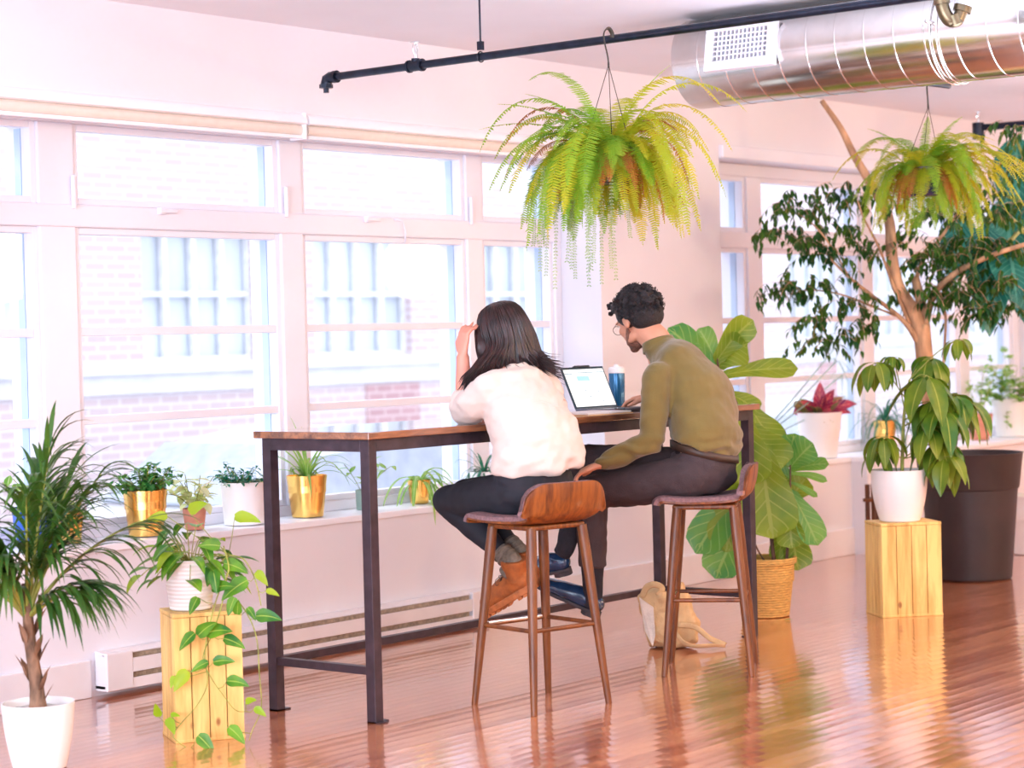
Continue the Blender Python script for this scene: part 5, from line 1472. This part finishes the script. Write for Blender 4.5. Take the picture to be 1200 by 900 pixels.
# sweater
b = MB()
pts = [V((1.6645, -.358, .925)), V((1.670, -.368, .962)), waist + V((0, -.005, .06)), chest + V((0, -.01, 0)), shc + V((0, -.012, 0)), neck + V((0, -.012, -.012)), neck + V((0, .004, .016))]
torso_m(b, 0, pts, [(.180, .142), (.182, .145), (.172, .142), (.190, .152), (.168, .118), (.076, .074), (.069, .068)])
limb_(b, [LS + V((.02, 0, -.005)), shc + V((0, -.01, -.012)), RS + V((-.02, 0, -.005))], [.062, .084, .062])
for S_, E_, W_ in ((LS, LE, LWr), (RS, RE, RWr)):
    limb_(b, [S_ + V((0, 0, -.01)), S_.lerp(E_, .5), E_], [.068, .060, .053]); limb_(b, [E_, E_.lerp(W_, .4), E_.lerp(W_, .93)], [.052, .049, .036])
def sf(v, n):
    d = .005 * noise.noise(V((v.x, v.y, v.z * 2)) * 8) + .003 * noise.noise(V((v.x - v.z, v.y, v.z + v.x)) * 20)
    if v.z < 1.0: d += .005 * math.sin(v.z * 110 + 5 * noise.noise(v * 9)) * min(1, (1.0 - v.z) / .06)
    return d
remeshed(b, .0065, 5, sf).build('sweater', 'sweater', mr, smooth=True)
m = MB(); cA = neck + V((0, .006, .016)); ax = V((0, .35, 1)).normalized()
uu = ax.orthogonal().normalized(); vv = ax.cross(uu)
for r0, r1, z0, z1 in ((.064, .060, -.02, .012),):
    m.rings([[cA + ax * z + (uu * math.cos(a) + vv * math.sin(a)) * r for a in [2*PI*k/32 for k in range(32)]] for z, r in ((-.025, .076), (.0, .072), (.014, .069), (.016, .066), (.0, .064))], cap=False)
m.build('collar', 'sweater', mr, smooth=True)
# trousers
b = MB()
P, r = interp([V((1.662, -.352, .925)), V((1.665, -.358, .905)), hipc + V((0, -.005, .03)), hipc + V((0, .02, -.02))], [(.164, .132), (.166, .134), (.174, .140), (.150, .120)], 6)
b.tube(P, r, 28, up=RT); b.ball(hipc + V((0, -.005, -.008)), (.165, .140, .082), 12)
limb_(b, [LH, LH.lerp(LK, .5), LK], [.092, .086, .072]); limb_(b, [LK, LK.lerp(LA, .35), LK.lerp(LA, .70)], [.069, .064, .058], ends=False)
limb_(b, [RH, RH.lerp(RK, .5), RK], [.092, .084, .070]); limb_(b, [RK, RK.lerp(RA, .3), RK.lerp(RA, .55)], [.066, .062, .058], ends=False)
def tf(v, n): return .005 * noise.noise(V((v.x, v.y, v.z * 1.6)) * 11) + .0035 * noise.noise(v * 30)
remeshed(b, .0065, 4, tf).build('trousers', 'trousers', mr, smooth=True)
m = MB(); rings = []
for z, g_ in ((.893, -.006), (.893, .003), (.925, .003), (.925, -.006)):
    c = V((1.664, -.357, z)); f_ = RT.cross(V((0, 0, 1)))
    rings.append([c + RT * math.cos(a) * (.171 + g_) + f_ * math.sin(a) * (.139 + g_) + V((0, 0, .036 * math.sin(a) * (-1 if f_.y < 0 else 1))) for a in [2*PI*k/48 for k in range(48)]])
m.rings(rings, cap=False); m.build('belt', 'belt', mr, smooth=True)
for K, A, f0 in ((LK, LA, .66), (RK, RA, .52)):
    m = MB(); limb_(m, [K.lerp(A, f0), K.lerp(A, .85), A, A + V((0, .02, -.03))], [.050, .044, .040, .038], ends=False); m.build('sock', 'sock_black', mr, smooth=True)
def shoe(A, T_, hl, root):
    A, T_, hl = V(A), V(T_), V(hl); d = (T_ - hl).normalized(); up = (A - hl); up = (up - d * up.dot(d)).normalized(); s = d.cross(up)
    L = (T_ - hl).length; P = lambda y, z, x=0: hl + d * y * L + up * z + s * x
    b = MB()
    limb_(b, [P(.10, .042), P(.30, .046), P(.55, .038), P(.78, .030), P(.93, .024)], [(.038, .036), (.044, .039), (.038, .046), (.030, .045), (.022, .032)], up=up)
    limb_(b, [P(.16, .070), P(.20, .045)], [.038, .036], ends=False)
    so = remeshed(b, .0045, 3).build('shoe', 'shoe_navy', root, smooth=True)
    m = MB(); out = []
    for k in range(28):
        a = 2 * PI * k / 28; y = .5 + .5 * math.cos(a); w = .043 * (1 if y > .5 else .84) * math.copysign(abs(math.sin(a)) ** .75, math.sin(a)); out.append((y, w))
    m.rings([[P(y, z, w * q) for y, w in out] for z, q in ((0, .96), (.002, 1), (.012, 1.02), (.015, .98))])
    o2 = [(y * .26, w) for y, w in out]; m.rings([[P(y + .005, z, w * .8) for y, w in o2] for z in (-.016, .002)])
    m.build('shoe_sole', 'shoe_sole', so, bevel=.001)
    lc = MB()
    for k in range(4):
        y = .36 + k * .055; z = .083 - k * .006
        lc.tube([P(y, z - .004, -.018), P(y + .01, z + .004, 0), P(y + .02, z - .004, .018)], .0016, 5); lc.tube([P(y, z - .004, .018), P(y + .01, z + .004, 0), P(y + .02, z - .004, -.018)], .0016, 5)
    lc.build('lace', 'shoe_navy', so, smooth=True)
shoe(LA, (1.395, .350, .345), (1.455, .045, .222), mr)
shoe(RA, (1.315, .435, .370), (1.395, .145, .418), mr)
# curly hair
b = MB(); hp_ = lambda x, y, z: hc + B_ @ (V((x, y, z)) * 1.06)
b.ball(hp_(0, -.014, .040), (.090, .110, .092), 14, B_); b.ball(hp_(0, -.050, -.005), (.084, .064, .062), 12, B_)
b.ball(hp_(0, .055, .085), (.068, .048, .036), 10, B_)
for k in range(520):
    a = R.uniform(0, 2 * PI); e = R.uniform(-.65, PI / 2)
    x, y, z = math.cos(a) * math.cos(e), math.sin(a) * math.cos(e), math.sin(e)
    if y > .35 and z < .35: continue
    if z < -.25 and y > -.1: continue
    r = R.uniform(.98, 1.10); b.ball(hp_(x * .087 * r, -.014 + y * .107 * r, .038 + z * .090 * r), R.uniform(.006, .012), 4)
for k in range(60):
    b.ball(hp_(R.uniform(-.06, .06), R.uniform(.085, .115), R.uniform(.07, .115)), R.uniform(.006, .012), 4)
hm = remeshed(b, .004, 1)
hm.build('hair', 'hair_black', mr, smooth=True)
m = MB()
for k in range(260):
    a = R.uniform(0, 2 * PI); e = R.uniform(-.3, PI / 2)
    x, y, z = math.cos(a) * math.cos(e), math.sin(a) * math.cos(e), math.sin(e)
    if y > .4 and z < .4: continue
    c = hp_(x * .094, -.014 + y * .115, .038 + z * .098); q = R.uniform(.004, .007); o = V((x, y, z))
    u = (B_ @ o).normalized(); s1 = u.orthogonal(); s2 = u.cross(s1); ph = R.uniform(0, 6)
    m.tube([c + (s1 * math.cos(ph + t * 1.3) + s2 * math.sin(ph + t * 1.3)) * q + u * (t * .0035 - .006) for t in range(6)], .0014, 4)
m.build('curls', 'hair_black', [o for o in mr.children if o.name.startswith('hair')][0], smooth=True)
# sill plants: nothing may reach through the glass or into the wall below the sill
for o in list(COL.objects):
    if o.parent and (o.parent.get('group') == 'potted plants on the window sill' or o.parent.name.startswith('potted_croton')):
        w0 = ORG[o.name]
        for v in o.data.vertices:
            y = v.co.y + w0.y; z = v.co.z + w0.z
            if y > 1.655: v.co.y = 1.655 - (y - 1.655) * .12 - w0.y
            if z < SILL + .002 and y > 1.385 and w0.x < 5.9: v.co.z = SILL + .003 - w0.z
            if z < SILL + .002 and w0.x >= 5.9 and y > 1.27: v.co.z = SILL + .003 - w0.z
# ================================================================== LIGHT, WORLD, CAMERA
w = bpy.data.worlds.new('World'); S.world = w; w.use_nodes = True
nt = w.node_tree; bg = nt.nodes['Background']
bg.inputs[0].default_value = (.84, .90, 1.0, 1); bg.inputs[1].default_value = 1.75
def area(name, loc, size, power, col, rot=(0, 0, 0), sy=None):
    l = bpy.data.lights.new(name, 'AREA'); l.energy = power; l.color = col; l.size = size
    if sy: l.shape = 'RECTANGLE'; l.size_y = sy
    o = bpy.data.objects.new(name, l); COL.objects.link(o); o.location = loc; o.rotation_euler = rot
    return o
# assumed warm lamps, unseen, added for their light to the right of the camera
for x, y, p, c in ((.8, -5.2, 95, (1, .80, .58)), (4.5, -4.4, 130, (1, .72, .44)), (8.5, -3.8, 130, (1, .70, .40)), (-3.0, -7.0, 60, (1, .92, .86)), (3.5, -7.8, 90, (1, .78, .54))):
    l = bpy.data.lights.new('assumed_warm_lamp', 'POINT'); l.energy = p; l.color = c; l.shadow_soft_size = .28
    o = bpy.data.objects.new('assumed_warm_lamp', l); COL.objects.link(o); o.location = (x, y, 2.05)
# unseen cool fill lights added to brighten the ceiling
for x, y, p in ((-3.6, .1, 45), (-1.5, -3.2, 60), (1.9, -2.2, 60), (5.2, -1.6, 30), (9.3, -1.6, 45)):
    area('ceiling_fill', (x, y, 1.75), 1.6, p, (.70, .82, 1.0), (PI, 0, 0))
# cool fill light added at the open left end of the room
area('left_end_fill', (-8.8, -3.5, 1.5), 8.0, 640, (.68, .81, 1.0), (0, math.radians(-95), 0), 2.2)
bpy.data.objects['left_end_fill'].data.size = 2.2; bpy.data.objects['left_end_fill'].data.size_y = 8.0
# bright overcast sky above the roofs opposite
l = bpy.data.lights.new('sky_above_roofs', 'SUN'); l.energy = 3.6; l.angle = math.radians(55); l.color = (.80, .89, 1.0)
o = bpy.data.objects.new('sky_above_roofs', l); COL.objects.link(o)
dv = V((.25, -1, -.72)).normalized(); o.rotation_euler = dv.to_track_quat('-Z', 'Y').to_euler(); o.location = (0, 8, 8)
# daylight standing in the window openings
cam = bpy.data.cameras.new('Camera'); co = bpy.data.objects.new('Camera', cam); COL.objects.link(co)
cam.sensor_width = 36; cam.lens = FPX / 1200 * 36; cam.clip_end = 200; cam.clip_start = .1
c, s = math.cos(PITCH), math.sin(PITCH)
f = FWD * c + V((0, 0, -s)); u = FWD * s + V((0, 0, c)); r = RGT.copy()
cr, sr = math.cos(ROLL), math.sin(ROLL)
# image x axis and y axis after the roll
xr = r * cr - u * sr; yu = r * sr + u * cr
co.matrix_world = Matrix((( xr.x, yu.x, -f.x, CAM.x), (xr.y, yu.y, -f.y, CAM.y), (xr.z, yu.z, -f.z, CAM.z), (0, 0, 0, 1)))
cam.dof.use_dof = True; cam.dof.focus_distance = 8.6; cam.dof.aperture_fstop = 2.8
S.camera = co
S.view_settings.view_transform = 'Standard'; S.view_settings.look = 'None'; S.view_settings.gamma = 1
S.view_settings.use_curve_mapping = False; S.view_settings.exposure = .60
S.cycles.use_denoising = True
S.cycles.max_bounces = 10; S.cycles.diffuse_bounces = 5; S.cycles.glossy_bounces = 4; S.cycles.transparent_max_bounces = 12
S.cycles.sample_clamp_indirect = 6; S.cycles.caustics_reflective = False; S.cycles.caustics_refractive = False
